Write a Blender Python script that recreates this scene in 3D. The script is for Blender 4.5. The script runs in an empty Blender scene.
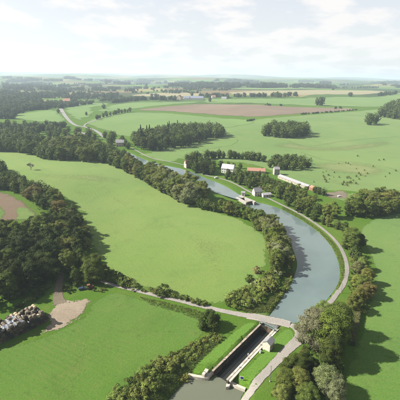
import bpy, bmesh, math, random
import numpy as np
from mathutils import Vector, Matrix, geometry

R = math.radians
random.seed(11)
rng = np.random.default_rng(11)
S = bpy.context.scene
COL = S.collection

# ------------------------------------------------------------------ camera
CAM_H = 115.0
F_PX = 360.0                      # focal length in photograph pixels (400 wide)
PITCH = math.atan(123.0 / F_PX)
ROLL = R(1.1)
cam_d = bpy.data.cameras.new('camera')
cam_d.sensor_width = 36.0
cam_d.lens = 36.0 * F_PX / 400.0
cam_d.clip_start = 1.0
cam_d.clip_end = 80000.0
cam = bpy.data.objects.new('camera', cam_d)
COL.objects.link(cam)
CAM_R = Matrix.Rotation(math.pi / 2 - PITCH, 3, 'X') @ Matrix.Rotation(ROLL, 3, 'Z')
cam.rotation_euler = CAM_R.to_euler()
cam.location = (0, 0, CAM_H)
S.camera = cam

# ------------------------------------------------------------------ sky and sun
SUN_EL = R(38.0)
SHADOW_AZ = R(-1.0)              # direction in which shadows fall, from +X
W = bpy.data.worlds.new('World')
S.world = W
W.use_nodes = True
nt = W.node_tree
nt.nodes.clear()
n = nt.nodes.new
w_out = n('ShaderNodeOutputWorld')
w_bg = n('ShaderNodeBackground')
sky = n('ShaderNodeTexSky')
sky.sky_type = 'NISHITA'
sky.sun_disc = False
sky.sun_elevation = SUN_EL
sun_vec = Vector((-math.cos(SHADOW_AZ) * math.cos(SUN_EL), -math.sin(SHADOW_AZ) * math.cos(SUN_EL), math.sin(SUN_EL)))
sky.sun_rotation = math.atan2(sun_vec.x, sun_vec.y)
sky.altitude = 200
sky.air_density = 1.0
sky.dust_density = 2.0
sky.ozone_density = 1.0
tc = n('ShaderNodeTexCoord')
sep = n('ShaderNodeSeparateXYZ')
nt.links.new(tc.outputs['Generated'], sep.inputs[0])
# clouds: direction projected on a layer above
mx = n('ShaderNodeMath'); mx.operation = 'MAXIMUM'; mx.inputs[1].default_value = 0.0
nt.links.new(sep.outputs['Z'], mx.inputs[0])
ad = n('ShaderNodeMath'); ad.operation = 'ADD'; ad.inputs[1].default_value = 0.16
nt.links.new(mx.outputs[0], ad.inputs[0])
dv = n('ShaderNodeVectorMath'); dv.operation = 'DIVIDE'
cmb = n('ShaderNodeCombineXYZ')
for i in range(3):
    nt.links.new(ad.outputs[0], cmb.inputs[i])
nt.links.new(tc.outputs['Generated'], dv.inputs[0])
nt.links.new(cmb.outputs[0], dv.inputs[1])
mp = n('ShaderNodeMapping')
mp.inputs['Location'].default_value = (0.35, 0.9, 0.3)
mp.inputs['Scale'].default_value = (1.0, 0.8, 2.2)
nt.links.new(dv.outputs[0], mp.inputs[0])
cn = n('ShaderNodeTexNoise')
cn.inputs['Scale'].default_value = 2.5
cn.inputs['Detail'].default_value = 9
cn.inputs['Roughness'].default_value = 0.56
cn.inputs['Distortion'].default_value = 0.1
nt.links.new(mp.outputs[0], cn.inputs['Vector'])
cr = n('ShaderNodeValToRGB')
cr.color_ramp.elements[0].position = 0.44
cr.color_ramp.elements[0].color = (0, 0, 0, 1)
cr.color_ramp.elements[1].position = 0.56
cr.color_ramp.elements[1].color = (1, 1, 1, 1)
nt.links.new(cn.outputs['Fac'], cr.inputs['Fac'])
veil = n('ShaderNodeMapRange')
vz = n('ShaderNodeMapRange')       # the veil of haze thins with height above the horizon
vz.interpolation_type = 'SMOOTHSTEP'
vz.inputs['From Min'].default_value = 0.0
vz.inputs['From Max'].default_value = 0.75
vz.inputs['To Min'].default_value = 0.68
vz.inputs['To Max'].default_value = 0.12
nt.links.new(sep.outputs['Z'], vz.inputs['Value'])
nt.links.new(vz.outputs[0], veil.inputs['To Min'])
veil.inputs['To Max'].default_value = 1.0
nt.links.new(cr.outputs['Color'], veil.inputs['Value'])
cmix = n('ShaderNodeMix'); cmix.data_type = 'RGBA'
cmix.inputs['B'].default_value = (5.9, 5.65, 5.55, 1)
nt.links.new(veil.outputs[0], cmix.inputs['Factor'])
nt.links.new(sky.outputs['Color'], cmix.inputs['A'])
w_bg.inputs['Strength'].default_value = 0.05
nt.links.new(cmix.outputs['Result'], w_bg.inputs['Color'])
nt.links.new(w_bg.outputs[0], w_out.inputs['Surface'])

sun_d = bpy.data.lights.new('sun', 'SUN')
sun_d.energy = 5.0
sun_d.angle = R(0.55)
sun_d.color = (1.0, 0.94, 0.84)
sun = bpy.data.objects.new('sun', sun_d)
COL.objects.link(sun)
sun.location = (-200, 60, 300)
sun.rotation_euler = sun_vec.to_track_quat('Z', 'Y').to_euler()

S.view_settings.view_transform = 'Standard'
S.view_settings.look = 'None'
S.view_settings.exposure = 1.75
S.view_settings.gamma = 1.0
S.render.engine = 'CYCLES'
S.cycles.use_denoising = True
S.cycles.max_bounces = 6
S.cycles.diffuse_bounces = 2
S.cycles.glossy_bounces = 2
S.cycles.transmission_bounces = 3
S.cycles.volume_bounces = 1
S.cycles.transparent_max_bounces = 6
S.cycles.sample_clamp_indirect = 6

# ------------------------------------------------------------------ helpers: properties
def tag(o, label=None, cat=None, group=None, kind=None):
    if label: o['label'] = label
    if cat: o['category'] = cat
    if group: o['group'] = group
    if kind: o['kind'] = kind
    return o

def mesh_obj(name, me, mat=None, parent=None):
    o = bpy.data.objects.new(name, me)
    if mat is not None:
        me.materials.append(mat)
    COL.objects.link(o)
    if parent is not None:
        o.parent = parent
    return o

def empty(name, loc=(0, 0, 0), rz=0.0):
    o = bpy.data.objects.new(name, None)
    o.location = loc
    o.rotation_euler = (0, 0, rz)
    o.empty_display_size = 0.5
    COL.objects.link(o)
    return o

def from_np(name, V, Fq, smooth=False):
    me = bpy.data.meshes.new(name)
    V = np.asarray(V, dtype=np.float32)
    Fq = np.asarray(Fq, dtype=np.int32)
    k = Fq.shape[1]
    me.vertices.add(len(V)); me.vertices.foreach_set('co', V.ravel())
    me.loops.add(Fq.size); me.loops.foreach_set('vertex_index', Fq.ravel())
    me.polygons.add(len(Fq))
    me.polygons.foreach_set('loop_start', np.arange(0, Fq.size, k, dtype=np.int32))
    me.polygons.foreach_set('use_smooth', np.full(len(Fq), smooth, dtype=bool))
    me.update(calc_edges=True)
    return me

class MB:
    """collects shapes; build() links them as one mesh object"""
    def __init__(self):
        self.v = []; self.f = []
    def box(self, c, s, rz=0.0):
        x, y, z = (a / 2 for a in s)
        b = len(self.v); ca, sa = math.cos(rz), math.sin(rz)
        for dx, dy, dz in ((-x,-y,-z),(x,-y,-z),(x,y,-z),(-x,y,-z),(-x,-y,z),(x,-y,z),(x,y,z),(-x,y,z)):
            self.v.append((c[0]+dx*ca-dy*sa, c[1]+dx*sa+dy*ca, c[2]+dz))
        for q in ((3,2,1,0),(4,5,6,7),(0,1,5,4),(1,2,6,5),(2,3,7,6),(3,0,4,7)):
            self.f.append([b+i for i in q])
        return self
    def poly(self, pts, faces):
        b = len(self.v); self.v += [tuple(p) for p in pts]
        self.f += [[b+i for i in q] for q in faces]
        return self
    def prism(self, outline, z0, z1):
        k = len(outline); b = len(self.v)
        self.v += [(x, y, z0) for x, y in outline] + [(x, y, z1) for x, y in outline]
        self.f.append([b+i for i in range(k)][::-1]); self.f.append([b+k+i for i in range(k)])
        for i in range(k):
            j = (i+1) % k
            self.f.append([b+i, b+j, b+k+j, b+k+i])
        return self
    def tube(self, p0, p1, r0, r1, seg=7, cap=True):
        p0, p1 = Vector(p0), Vector(p1); d = (p1-p0).normalized()
        a = d.orthogonal().normalized(); c = d.cross(a); b = len(self.v)
        for p, r in ((p0, r0), (p1, r1)):
            for i in range(seg):
                t = 2*math.pi*i/seg
                self.v.append(tuple(p + a*r*math.cos(t) + c*r*math.sin(t)))
        for i in range(seg):
            j = (i+1) % seg
            self.f.append([b+i, b+j, b+seg+j, b+seg+i])
        if cap:
            self.f.append([b+i for i in range(seg)][::-1]); self.f.append([b+seg+i for i in range(seg)])
        return self
    def mesh(self, name, bevel=0.0):
        me = bpy.data.meshes.new(name)
        me.from_pydata(self.v, [], self.f)
        if bevel > 0:
            bm = bmesh.new(); bm.from_mesh(me)
            bmesh.ops.bevel(bm, geom=bm.edges[:], offset=bevel, segments=1, affect='EDGES')
            bm.to_mesh(me); bm.free()
        me.update()
        return me
    def build(self, name, mat, parent=None, bevel=0.0):
        return mesh_obj(name, self.mesh(name, bevel), mat, parent)

ORD = ['first','second','third','fourth','fifth','sixth','seventh','eighth','ninth','tenth','eleventh','twelfth','thirteenth',
       'fourteenth','fifteenth','sixteenth','seventeenth','eighteenth','nineteenth']
TENS = {2:'twenty',3:'thirty',4:'forty',5:'fifty',6:'sixty',7:'seventy',8:'eighty',9:'ninety'}
def ordinal(i):
    if i < 1: return 'first'
    if i <= 19: return ORD[i-1]
    t, u = divmod(i, 10)
    if t > 9: return 'hundredth'
    return TENS[t][:-1] + 'ieth' if u == 0 else TENS[t] + '-' + ORD[u-1]

# ------------------------------------------------------------------ materials
def new_mat(name):
    m = bpy.data.materials.new(name); m.use_nodes = True
    t = m.node_tree; b = t.nodes['Principled BSDF']
    b.inputs['Roughness'].default_value = 0.9
    b.inputs['Specular IOR Level'].default_value = 0.15
    return m, t, b

def noise(t, scale, detail=4, rough=0.55, coord=None, dist=0.0):
    x = t.nodes.new('ShaderNodeTexNoise')
    x.inputs['Scale'].default_value = scale
    x.inputs['Detail'].default_value = detail
    x.inputs['Roughness'].default_value = rough
    x.inputs['Distortion'].default_value = dist
    if coord is not None: t.links.new(coord, x.inputs['Vector'])
    return x.outputs['Fac']

def ramp(t, fac, stops):
    x = t.nodes.new('ShaderNodeValToRGB')
    e = x.color_ramp.elements
    while len(e) < len(stops): e.new(0.5)
    for el, (p, c) in zip(e, stops):
        el.position = p; el.color = (*c, 1)
    t.links.new(fac, x.inputs['Fac'])
    return x.outputs['Color']

def mixc(t, fac, a, b, mode='MIX'):
    x = t.nodes.new('ShaderNodeMix'); x.data_type = 'RGBA'; x.blend_type = mode
    for s, k in ((fac, 'Factor'), (a, 'A'), (b, 'B')):
        if isinstance(s, (int, float)): x.inputs[k].default_value = s
        elif isinstance(s, tuple): x.inputs[k].default_value = (*s, 1)
        else: t.links.new(s, x.inputs[k])
    return x.outputs['Result']

def mrange(t, fac, a, b, c, d):
    x = t.nodes.new('ShaderNodeMapRange')
    for i, v in zip(('From Min', 'From Max', 'To Min', 'To Max'), (a, b, c, d)): x.inputs[i].default_value = v
    t.links.new(fac, x.inputs['Value'])
    return x.outputs[0]

def bump(t, b, h, strength, dist):
    x = t.nodes.new('ShaderNodeBump'); x.inputs['Strength'].default_value = strength; x.inputs['Distance'].default_value = dist
    t.links.new(h, x.inputs['Height']); t.links.new(x.outputs[0], b.inputs['Normal'])

def world_pos(t):
    return t.nodes.new('ShaderNodeNewGeometry').outputs['Position']

GRASS_K = 0.43
def field_mat(name, c0, c1, c2, dry, dry_amt=0.35, stripes=None, big=0.012, fine=1.0, feather=True, weeds=0.25, mott=1.0):
    """grass or crop: patches at three scales plus dry tufts, optional mowing lines (angle, spacing, amount)"""
    m, t, b = new_mat(name)
    p = world_pos(t)
    kk = (0.97, 1.04, 0.78) if c1[1] > c1[0] * 1.15 else (1, 1, 1)     # living grass is a little fresher than straw and soil
    c0, c1, c2, dry = (tuple(a * GRASS_K * q_ for a, q_ in zip(c, kk)) for c in (c0, c1, c2, dry))
    col = ramp(t, noise(t, big, 5, 0.6, p, 0.6), [(0.3, c0), (0.5, c1), (0.7, c2)])
    med = noise(t, 0.11, 6, 0.65, p, 0.4)
    col = mixc(t, mrange(t, med, 0.52, 0.78, 0, dry_amt), col, dry)
    dk = noise(t, 0.035, 6, 0.7, p, 1.0)
    col = mixc(t, mrange(t, dk, 0.53, 0.72, 0, 0.5*mott), col, tuple(a * 0.66 for a in c0))
    wd = noise(t, 0.3, 4, 0.6, p, 0.2)
    col = mixc(t, mrange(t, wd, 0.6, 0.68, 0, weeds), col, tuple(a * 0.6 for a in c0))
    lt = noise(t, 0.006, 4, 0.55, p, 0.5)
    col = mixc(t, mrange(t, lt, 0.48, 0.62, 0, 0.35), col, tuple(a * 1.18 for a in c2))
    fn = noise(t, 1.3 * fine, 5, 0.75, p)
    g = t.nodes.new('ShaderNodeHueSaturation')
    t.links.new(mrange(t, fn, 0.25, 0.75, 1 - 0.32*(0.4 + 0.6*mott), 1 + 0.32*(0.4 + 0.6*mott)), g.inputs['Value'])
    t.links.new(col, g.inputs['Color']); col = g.outputs[0]
    if stripes:
        ang, sp, amt = stripes
        mpn = t.nodes.new('ShaderNodeMapping'); mpn.inputs['Rotation'].default_value = (0, 0, -ang)
        t.links.new(p, mpn.inputs[0])
        wv = t.nodes.new('ShaderNodeTexWave'); wv.wave_type = 'BANDS'
        wv.inputs['Scale'].default_value = math.pi * 2 / sp / 20 * 1.0
        wv.inputs['Distortion'].default_value = 1.6; wv.inputs['Detail'].default_value = 3; wv.inputs['Detail Scale'].default_value = 0.6
        t.links.new(mpn.outputs[0], wv.inputs['Vector'])
        fac = t.nodes.new('ShaderNodeMath'); fac.operation = 'MULTIPLY'
        t.links.new(wv.outputs['Fac'], fac.inputs[0])
        t.links.new(mrange(t, noise(t, 0.02, 3, 0.5, p), 0.4, 0.65, 0, amt), fac.inputs[1])
        col = mixc(t, fac.outputs[0], col, dry)
    t.links.new(col, b.inputs['Base Color'])
    b.inputs['Roughness'].default_value = 1.0
    b.inputs['Specular IOR Level'].default_value = 0.05
    b.inputs['Sheen Weight'].default_value = 0.08
    bump(t, b, fn, 0.6, 0.5)
    if feather:                       # ragged, soft border where one cover gives way to the next
        fa = t.nodes.new('ShaderNodeAttribute'); fa.attribute_name = 'fade'
        ad_ = t.nodes.new('ShaderNodeMath'); ad_.operation = 'MULTIPLY_ADD'; ad_.inputs[1].default_value = 2.4
        t.links.new(noise(t, 0.5, 9, 0.8, p), ad_.inputs[0]); t.links.new(fa.outputs['Fac'], ad_.inputs[2])
        tr = t.nodes.new('ShaderNodeBsdfTransparent'); ms = t.nodes.new('ShaderNodeMixShader')
        t.links.new(mrange(t, ad_.outputs[0], 1.66, 1.74, 0, 1), ms.inputs[0])
        t.links.new(tr.outputs[0], ms.inputs[1]); t.links.new(b.outputs[0], ms.inputs[2])
        t.links.new(ms.outputs[0], t.nodes['Material Output'].inputs['Surface'])
    return m

def plain_mat(name, c, var=0.2, scale=1.5, rough=0.85, spec=0.2, bmp=0.0, metal=0.0, vary=0.0):
    m, t, b = new_mat(name)
    c = tuple(a * 0.57 for a in c)
    tcn = t.nodes.new('ShaderNodeTexCoord').outputs['Object']
    f1 = noise(t, scale, 6, 0.65, tcn, 0.3)
    col = ramp(t, f1, [(0.25, tuple(a*(1-var) for a in c)), (0.5, c), (0.75, tuple(min(1, a*(1+var)) for a in c))])
    oi = t.nodes.new('ShaderNodeObjectInfo'); hv = t.nodes.new('ShaderNodeHueSaturation')
    t.links.new(mrange(t, oi.outputs['Random'], 0, 1, 1-vary, 1+vary), hv.inputs['Value']); t.links.new(col, hv.inputs['Color']); col = hv.outputs[0]
    t.links.new(col, b.inputs['Base Color'])
    b.inputs['Roughness'].default_value = rough; b.inputs['Specular IOR Level'].default_value = spec
    b.inputs['Metallic'].default_value = metal
    if bmp: bump(t, b, noise(t, scale*5, 5, 0.7, tcn), bmp, 0.05)
    return m

def leaf_mat(name):
    m, t, b = new_mat(name)
    oi = t.nodes.new('ShaderNodeObjectInfo')
    at = t.nodes.new('ShaderNodeAttribute'); at.attribute_name = 'tint'
    h = t.nodes.new('ShaderNodeHueSaturation')
    t.links.new(oi.outputs['Color'], h.inputs['Color'])
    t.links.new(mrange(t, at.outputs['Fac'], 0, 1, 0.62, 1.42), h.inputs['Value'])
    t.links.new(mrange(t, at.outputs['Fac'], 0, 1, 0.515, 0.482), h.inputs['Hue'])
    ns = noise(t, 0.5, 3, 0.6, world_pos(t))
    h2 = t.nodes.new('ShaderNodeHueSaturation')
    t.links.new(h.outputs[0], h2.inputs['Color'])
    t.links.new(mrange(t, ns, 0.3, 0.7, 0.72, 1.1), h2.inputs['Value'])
    col = h2.outputs[0]
    t.links.new(col, b.inputs['Base Color'])
    b.inputs['Roughness'].default_value = 0.75; b.inputs['Specular IOR Level'].default_value = 0.1
    tr = t.nodes.new('ShaderNodeBsdfTranslucent'); t.links.new(col, tr.inputs['Color'])
    ms = t.nodes.new('ShaderNodeMixShader'); ms.inputs[0].default_value = 0.28
    t.links.new(b.outputs[0], ms.inputs[1]); t.links.new(tr.outputs[0], ms.inputs[2])
    t.links.new(ms.outputs[0], t.nodes['Material Output'].inputs['Surface'])
    return m

def water_mat(name, deep, rough=0.05, mud=0.5):
    m, t, b = new_mat(name)
    p = world_pos(t)
    col = ramp(t, noise(t, 0.02, 4, 0.6, p, 0.8), [(0.3, tuple(a*0.85 for a in deep)), (0.7, tuple(a*1.15 for a in deep))])
    t.links.new(col, b.inputs['Base Color'])
    t.links.new(mrange(t, noise(t, 0.035, 5, 0.6, p, 0.8), 0.4, 0.65, rough*0.6, rough*2.6), b.inputs['Roughness'])
    b.inputs['IOR'].default_value = 1.33
    b.inputs['Specular IOR Level'].default_value = 0.5
    bump(t, b, noise(t, 0.9, 5, 0.6, p), 0.06, 0.25)
    return m

def brick_like(name, c, c2, scale):
    m, t, b = new_mat(name)
    tcn = t.nodes.new('ShaderNodeTexCoord').outputs['Object']
    f = noise(t, scale, 8, 0.7, tcn, 0.6)
    vo = t.nodes.new('ShaderNodeTexVoronoi'); vo.inputs['Scale'].default_value = scale * 1.7
    t.links.new(tcn, vo.inputs['Vector'])
    col = mixc(t, mrange(t, f, 0.4, 0.7, 0, 0.8), c, c2)
    sc_ = t.nodes.new('ShaderNodeSeparateColor'); t.links.new(vo.outputs['Color'], sc_.inputs[0])
    col = mixc(t, mrange(t, sc_.outputs[0], 0, 1, 0, 0.3), col, tuple(a * 0.55 for a in c))
    t.links.new(col, b.inputs['Base Color'])
    bump(t, b, f, 0.5, 0.08)
    return m

M = {}
M['pasture'] = field_mat('pasture_grass', (0.12, 0.225, 0.045), (0.14, 0.24, 0.052), (0.17, 0.25, 0.065), (0.26, 0.25, 0.11), 0.5, weeds=0.5)
M['meadow'] = field_mat('pale_meadow_grass', (0.145, 0.255, 0.048), (0.175, 0.275, 0.06), (0.205, 0.285, 0.072), (0.26, 0.28, 0.1), 0.35, stripes=(0.5, 3.4, 0.3), weeds=0.35)
M['lush'] = field_mat('lush_grass', (0.084, 0.184, 0.02), (0.1, 0.202, 0.025), (0.124, 0.21, 0.033), (0.19, 0.21, 0.065), 0.45, stripes=(1.1, 2.6, 0.28), weeds=0.5)
M['lawn'] = field_mat('lawn_grass', (0.11, 0.235, 0.026), (0.13, 0.26, 0.03), (0.15, 0.265, 0.04), (0.2, 0.26, 0.07), 0.22)
M['rightfield'] = field_mat('right_field_grass', (0.092, 0.2, 0.024), (0.112, 0.222, 0.03), (0.14, 0.235, 0.04), (0.19, 0.24, 0.065), 0.45, stripes=(1.45, 3.2, 0.25), weeds=0.55)
M['farfield'] = field_mat('far_field_grass', (0.12, 0.225, 0.045), (0.14, 0.245, 0.05), (0.16, 0.255, 0.06), (0.24, 0.26, 0.10), 0.25, big=0.004)
M['soil'] = field_mat('ploughed_soil', (0.18, 0.124, 0.074), (0.2, 0.14, 0.085), (0.225, 0.162, 0.1), (0.26, 0.2, 0.13), 0.4, weeds=0.0, mott=0.5, big=0.006)
M['stubble'] = field_mat('stubble_straw', (0.31, 0.275, 0.14), (0.34, 0.295, 0.155), (0.28, 0.29, 0.12), (0.4, 0.34, 0.2), 0.5, big=0.004)
M['dirt'] = field_mat('bare_dirt', (0.29, 0.235, 0.17), (0.35, 0.285, 0.21), (0.40, 0.335, 0.25), (0.46, 0.39, 0.30), 0.6, weeds=0.0, mott=0.6, big=0.08)
M['track'] = field_mat('dirt_track', (0.17, 0.14, 0.095), (0.2, 0.16, 0.11), (0.23, 0.19, 0.13), (0.26, 0.22, 0.15), 0.5, weeds=0.0, mott=0.6, big=0.08)
M['trackgrass'] = field_mat('pressed_grass', (0.13, 0.205, 0.045), (0.145, 0.215, 0.05), (0.16, 0.22, 0.06), (0.2, 0.22, 0.08), 0.5)
M['drygrass'] = field_mat('dry_pasture', (0.17, 0.235, 0.068), (0.19, 0.24, 0.076), (0.215, 0.245, 0.09), (0.26, 0.25, 0.115), 0.5)
M['drymeadow'] = field_mat('dry_meadow', (0.2, 0.275, 0.078), (0.22, 0.285, 0.088), (0.245, 0.29, 0.1), (0.29, 0.285, 0.12), 0.5)
M['rough'] = field_mat('rough_bank_grass', (0.11, 0.165, 0.036), (0.14, 0.19, 0.045), (0.19, 0.21, 0.066), (0.25, 0.22, 0.10), 0.6, big=0.05)
M['redbank'] = field_mat('reddish_verge', (0.2, 0.15, 0.075), (0.215, 0.14, 0.085), (0.18, 0.16, 0.07), (0.26, 0.19, 0.12), 0.5, big=0.05)
M['road'] = field_mat('pale_gravel_road', (0.36, 0.335, 0.3), (0.40, 0.375, 0.335), (0.43, 0.40, 0.36), (0.5, 0.47, 0.42), 0.25, big=0.1, weeds=0.0, mott=0.15)
M['asphalt'] = field_mat('worn_asphalt', (0.26, 0.255, 0.25), (0.3, 0.295, 0.285), (0.33, 0.32, 0.31), (0.38, 0.365, 0.35), 0.25, big=0.1, weeds=0.0, mott=0.15)
M['roadsolid'] = field_mat('bridge_road', (0.36, 0.335, 0.3), (0.40, 0.375, 0.335), (0.43, 0.40, 0.36), (0.5, 0.47, 0.42), 0.25, big=0.1, weeds=0.0, mott=0.15, feather=False)
M['towpath'] = field_mat('towpath_gravel', (0.27, 0.25, 0.235), (0.31, 0.285, 0.265), (0.34, 0.315, 0.29), (0.37, 0.34, 0.3), 0.25, big=0.1, weeds=0.0, mott=0.15)
M['leaf'] = leaf_mat('leaf')
M['bark'] = plain_mat('bark', (0.09, 0.07, 0.05), 0.35, 3, bmp=0.5)
M['twig'] = plain_mat('grey_twig', (0.2, 0.175, 0.15), 0.3, 3)
M['water_up'] = water_mat('canal_water', (0.074, 0.1, 0.098))
M['water_low'] = water_mat('lower_canal_water', (0.072, 0.079, 0.056), 0.12)
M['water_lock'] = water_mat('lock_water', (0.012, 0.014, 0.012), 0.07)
M['stone'] = brick_like('pale_stone', (0.3, 0.27, 0.225), (0.4, 0.37, 0.32), 0.8)
M['coping'] = plain_mat('coping_stone', (0.45, 0.41, 0.35), 0.3, 0.9, bmp=0.4, vary=0.22)
M['oldcoping'] = plain_mat('weathered_coping', (0.33, 0.28, 0.225), 0.4, 0.9, bmp=0.4, vary=0.25)
M['darkstone'] = brick_like('wet_shaded_masonry', (0.035, 0.03, 0.025), (0.07, 0.057, 0.043), 0.7)  # wet stone; the chamber's shade is also put into this near-black colour
M['render'] = plain_mat('cream_render', (0.62, 0.57, 0.48), 0.12, 1.2, bmp=0.2)
M['white'] = plain_mat('white_render', (0.78, 0.76, 0.72), 0.06, 1.2)
M['pink'] = plain_mat('pink_render', (0.55, 0.44, 0.38), 0.15, 1.2)
M['ochre'] = plain_mat('ochre_render', (0.56, 0.48, 0.34), 0.15, 1.2)
M['shedwall'] = plain_mat('dull_shed_wall', (0.40, 0.36, 0.28), 0.2, 0.8)
M['brick'] = plain_mat('red_brick', (0.36, 0.16, 0.1), 0.2, 2)
M['slate'] = plain_mat('grey_slate', (0.26, 0.26, 0.27), 0.2, 2.0, rough=0.6, spec=0.4, bmp=0.3)
M['darkslate'] = plain_mat('dark_slate', (0.085, 0.08, 0.10), 0.25, 2.0, rough=0.6, spec=0.4)
M['tile'] = plain_mat('orange_tile', (0.40, 0.22, 0.155), 0.3, 2.0, bmp=0.3)
M['sheetmetal'] = plain_mat('grey_sheet_roof', (0.33, 0.33, 0.345), 0.25, 0.6, rough=0.5, spec=0.5)
M['blueroof'] = plain_mat('blue_grey_roof', (0.22, 0.24, 0.31), 0.15, 0.6, rough=0.5, spec=0.5)
M['glass'] = plain_mat('window_glass', (0.03, 0.035, 0.04), 0.2, 1, rough=0.1, spec=0.6)
M['door'] = plain_mat('painted_door', (0.16, 0.12, 0.09), 0.2, 3)
M['concrete'] = plain_mat('concrete', (0.38, 0.36, 0.33), 0.2, 0.8, bmp=0.3)
M['steel'] = plain_mat('grey_green_steel', (0.2, 0.23, 0.21), 0.25, 2, rough=0.55, spec=0.4)
M['wood'] = plain_mat('wet_gate_timber', (0.1, 0.075, 0.05), 0.3, 3, bmp=0.3)
M['bluepaint'] = plain_mat('blue_sign_paint', (0.02, 0.04, 0.16), 0.15, 3, rough=0.4)
M['whitepaint'] = plain_mat('white_paint', (0.8, 0.8, 0.78), 0.05, 3, rough=0.4)
M['rust'] = plain_mat('shaded_orange_paint', (0.22, 0.09, 0.055), 0.45, 2.5, rough=0.6, spec=0.3)  # orange paint darkened: the tractor's tree shade is put into the colour
M['tyre'] = plain_mat('tyre_rubber', (0.025, 0.024, 0.023), 0.3, 4)
M['carpaint'] = plain_mat('dark_blue_paint', (0.035, 0.05, 0.11), 0.1, 3, rough=0.25, spec=0.5)
M['straw'] = plain_mat('straw', (0.31, 0.255, 0.17), 0.45, 4, bmp=0.6, vary=0.3)
M['oldstraw'] = plain_mat('weathered_straw', (0.075, 0.058, 0.04), 0.5, 4, bmp=0.6, vary=0.3)
M['greystraw'] = plain_mat('grey_straw', (0.15, 0.125, 0.095), 0.5, 4, bmp=0.6, vary=0.3)
M['darkwrap'] = plain_mat('black_film', (0.022, 0.022, 0.026), 0.2, 4, rough=0.35, spec=0.4)
M['sheet'] = plain_mat('pale_plastic_sheet', (0.17, 0.185, 0.215), 0.5, 1.5, rough=0.35, spec=0.5)
M['pole'] = plain_mat('weathered_pole', (0.2, 0.18, 0.16), 0.2, 2)

# ------------------------------------------------------------------ terrain
def ss(a, b, x):
    t = np.clip((x - a) / (b - a), 0, 1)
    return t * t * (3 - 2 * t)

def hbase(x, y):
    x = np.asarray(x, dtype=float); y = np.asarray(y, dtype=float)
    y0 = 590 - 190 * ss(20, 220, x)
    z = 46 * ss(0, 1900, y - y0) * (0.5 + 0.5 * ss(-700, 500, x))
    z = z + 2.4 * ss(322, 372, y)
    far = ss(2200, 5200, y)
    z = z + 34 * ss(2400, 8000, y)
    z = z + far * (30 * np.sin(x / 760 + 0.6 + y / 5200) * np.sin(y / 430 + 1.1 + x / 2300) + 15 * np.sin(x / 470 + y / 390))
    z = z + ss(7000, 15000, y) * (54 + 46 * np.sin(x / 1500 + 0.8) * np.sin(y / 850 + x / 4000) + 10 * np.sin(x / 900 + 2))
    r = np.hypot(x, y)
    z = z + 1.8 * ss(520, 900, y) * np.sin(x / 95 + 1.0 + y / 260) * np.sin(y / 140)
    z = z + 8.5 * ss(-45, -190, x) * ss(190, 290, y) * (1 - ss(380, 520, y))
    z = z + 24 * ss(4000, 8000, y) * (1 - ss(-2600, 600, x)) + 26 * ss(9000, 12000, y) * np.exp(-((x - 1500) / 2600) ** 2)
    z = z - 3.0 * ss(6000, 30000, r)
    return z

def s1(a, b, x):
    t = (x - a) / (b - a)
    t = 0.0 if t < 0 else 1.0 if t > 1 else t
    return t * t * (3 - 2 * t)
_sin = math.sin
def h1(x, y):
    """the same terrain for a single point, in plain floats"""
    y0 = 590 - 190 * s1(20, 220, x)
    z = 46 * s1(0, 1900, y - y0) * (0.5 + 0.5 * s1(-700, 500, x)) + 2.4 * s1(322, 372, y) + 34 * s1(2400, 8000, y)
    if y > 2200: z += s1(2200, 5200, y) * (30 * _sin(x / 760 + 0.6 + y / 5200) * _sin(y / 430 + 1.1 + x / 2300) + 15 * _sin(x / 470 + y / 390))
    if y > 7000: z += s1(7000, 15000, y) * (54 + 46 * _sin(x / 1500 + 0.8) * _sin(y / 850 + x / 4000) + 10 * _sin(x / 900 + 2))
    if y > 520: z += 1.8 * s1(520, 900, y) * _sin(x / 95 + 1.0 + y / 260) * _sin(y / 140)
    z += 8.5 * s1(-45, -190, x) * s1(190, 290, y) * (1 - s1(380, 520, y))
    if y > 4000: z += 24 * s1(4000, 8000, y) * (1 - s1(-2600, 600, x)) + 26 * s1(9000, 12000, y) * math.exp(-((x - 1500) / 2600) ** 2)
    return z - 3.0 * s1(6000, 30000, math.hypot(x, y))
def P(px, py, lift=0.0):
    """ground point seen at a photograph pixel"""
    d = CAM_R @ Vector(((px - 200) / F_PX, -(py - 200) / F_PX, -1.0))
    dx, dy, dz = d
    t = 60.0; prev = t
    while t < 40000:
        if CAM_H + dz*t < h1(dx*t, dy*t) + lift: break
        prev = t; t *= 1.03
    lo, hi = prev, t
    for _ in range(22):
        m = (lo + hi) / 2
        if CAM_H + dz*m < h1(dx*m, dy*m) + lift: hi = m
        else: lo = m
    return np.array([dx*hi, dy*hi])
def PP(pts): return np.array([P(a, b) for a, b in pts])

def catmull(pts, sub=6, closed=True):
    pts = np.asarray(pts, float); k = len(pts); out = []
    rngi = range(k) if closed else range(k - 1)
    for i in rngi:
        if closed: p0, p1, p2, p3 = pts[i-1], pts[i], pts[(i+1) % k], pts[(i+2) % k]
        else: p0, p1, p2, p3 = pts[max(i-1, 0)], pts[i], pts[i+1], pts[min(i+2, k-1)]
        for s in range(sub):
            t = s / sub
            out.append(0.5*((2*p1)+(-p0+p2)*t+(2*p0-5*p1+4*p2-p3)*t*t+(-p0+3*p1-3*p2+p3)*t**3))
    if not closed: out.append(pts[-1])
    return np.array(out)

def densify(poly, step, closed=True):
    out = []; k = len(poly)
    for i in range(k if closed else k - 1):
        a, b = poly[i], poly[(i+1) % k]; m = max(1, int(np.linalg.norm(b-a) / step))
        for s in range(m): out.append(a + (b-a)*s/m)
    if not closed: out.append(poly[-1])
    return np.array(out)

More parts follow.
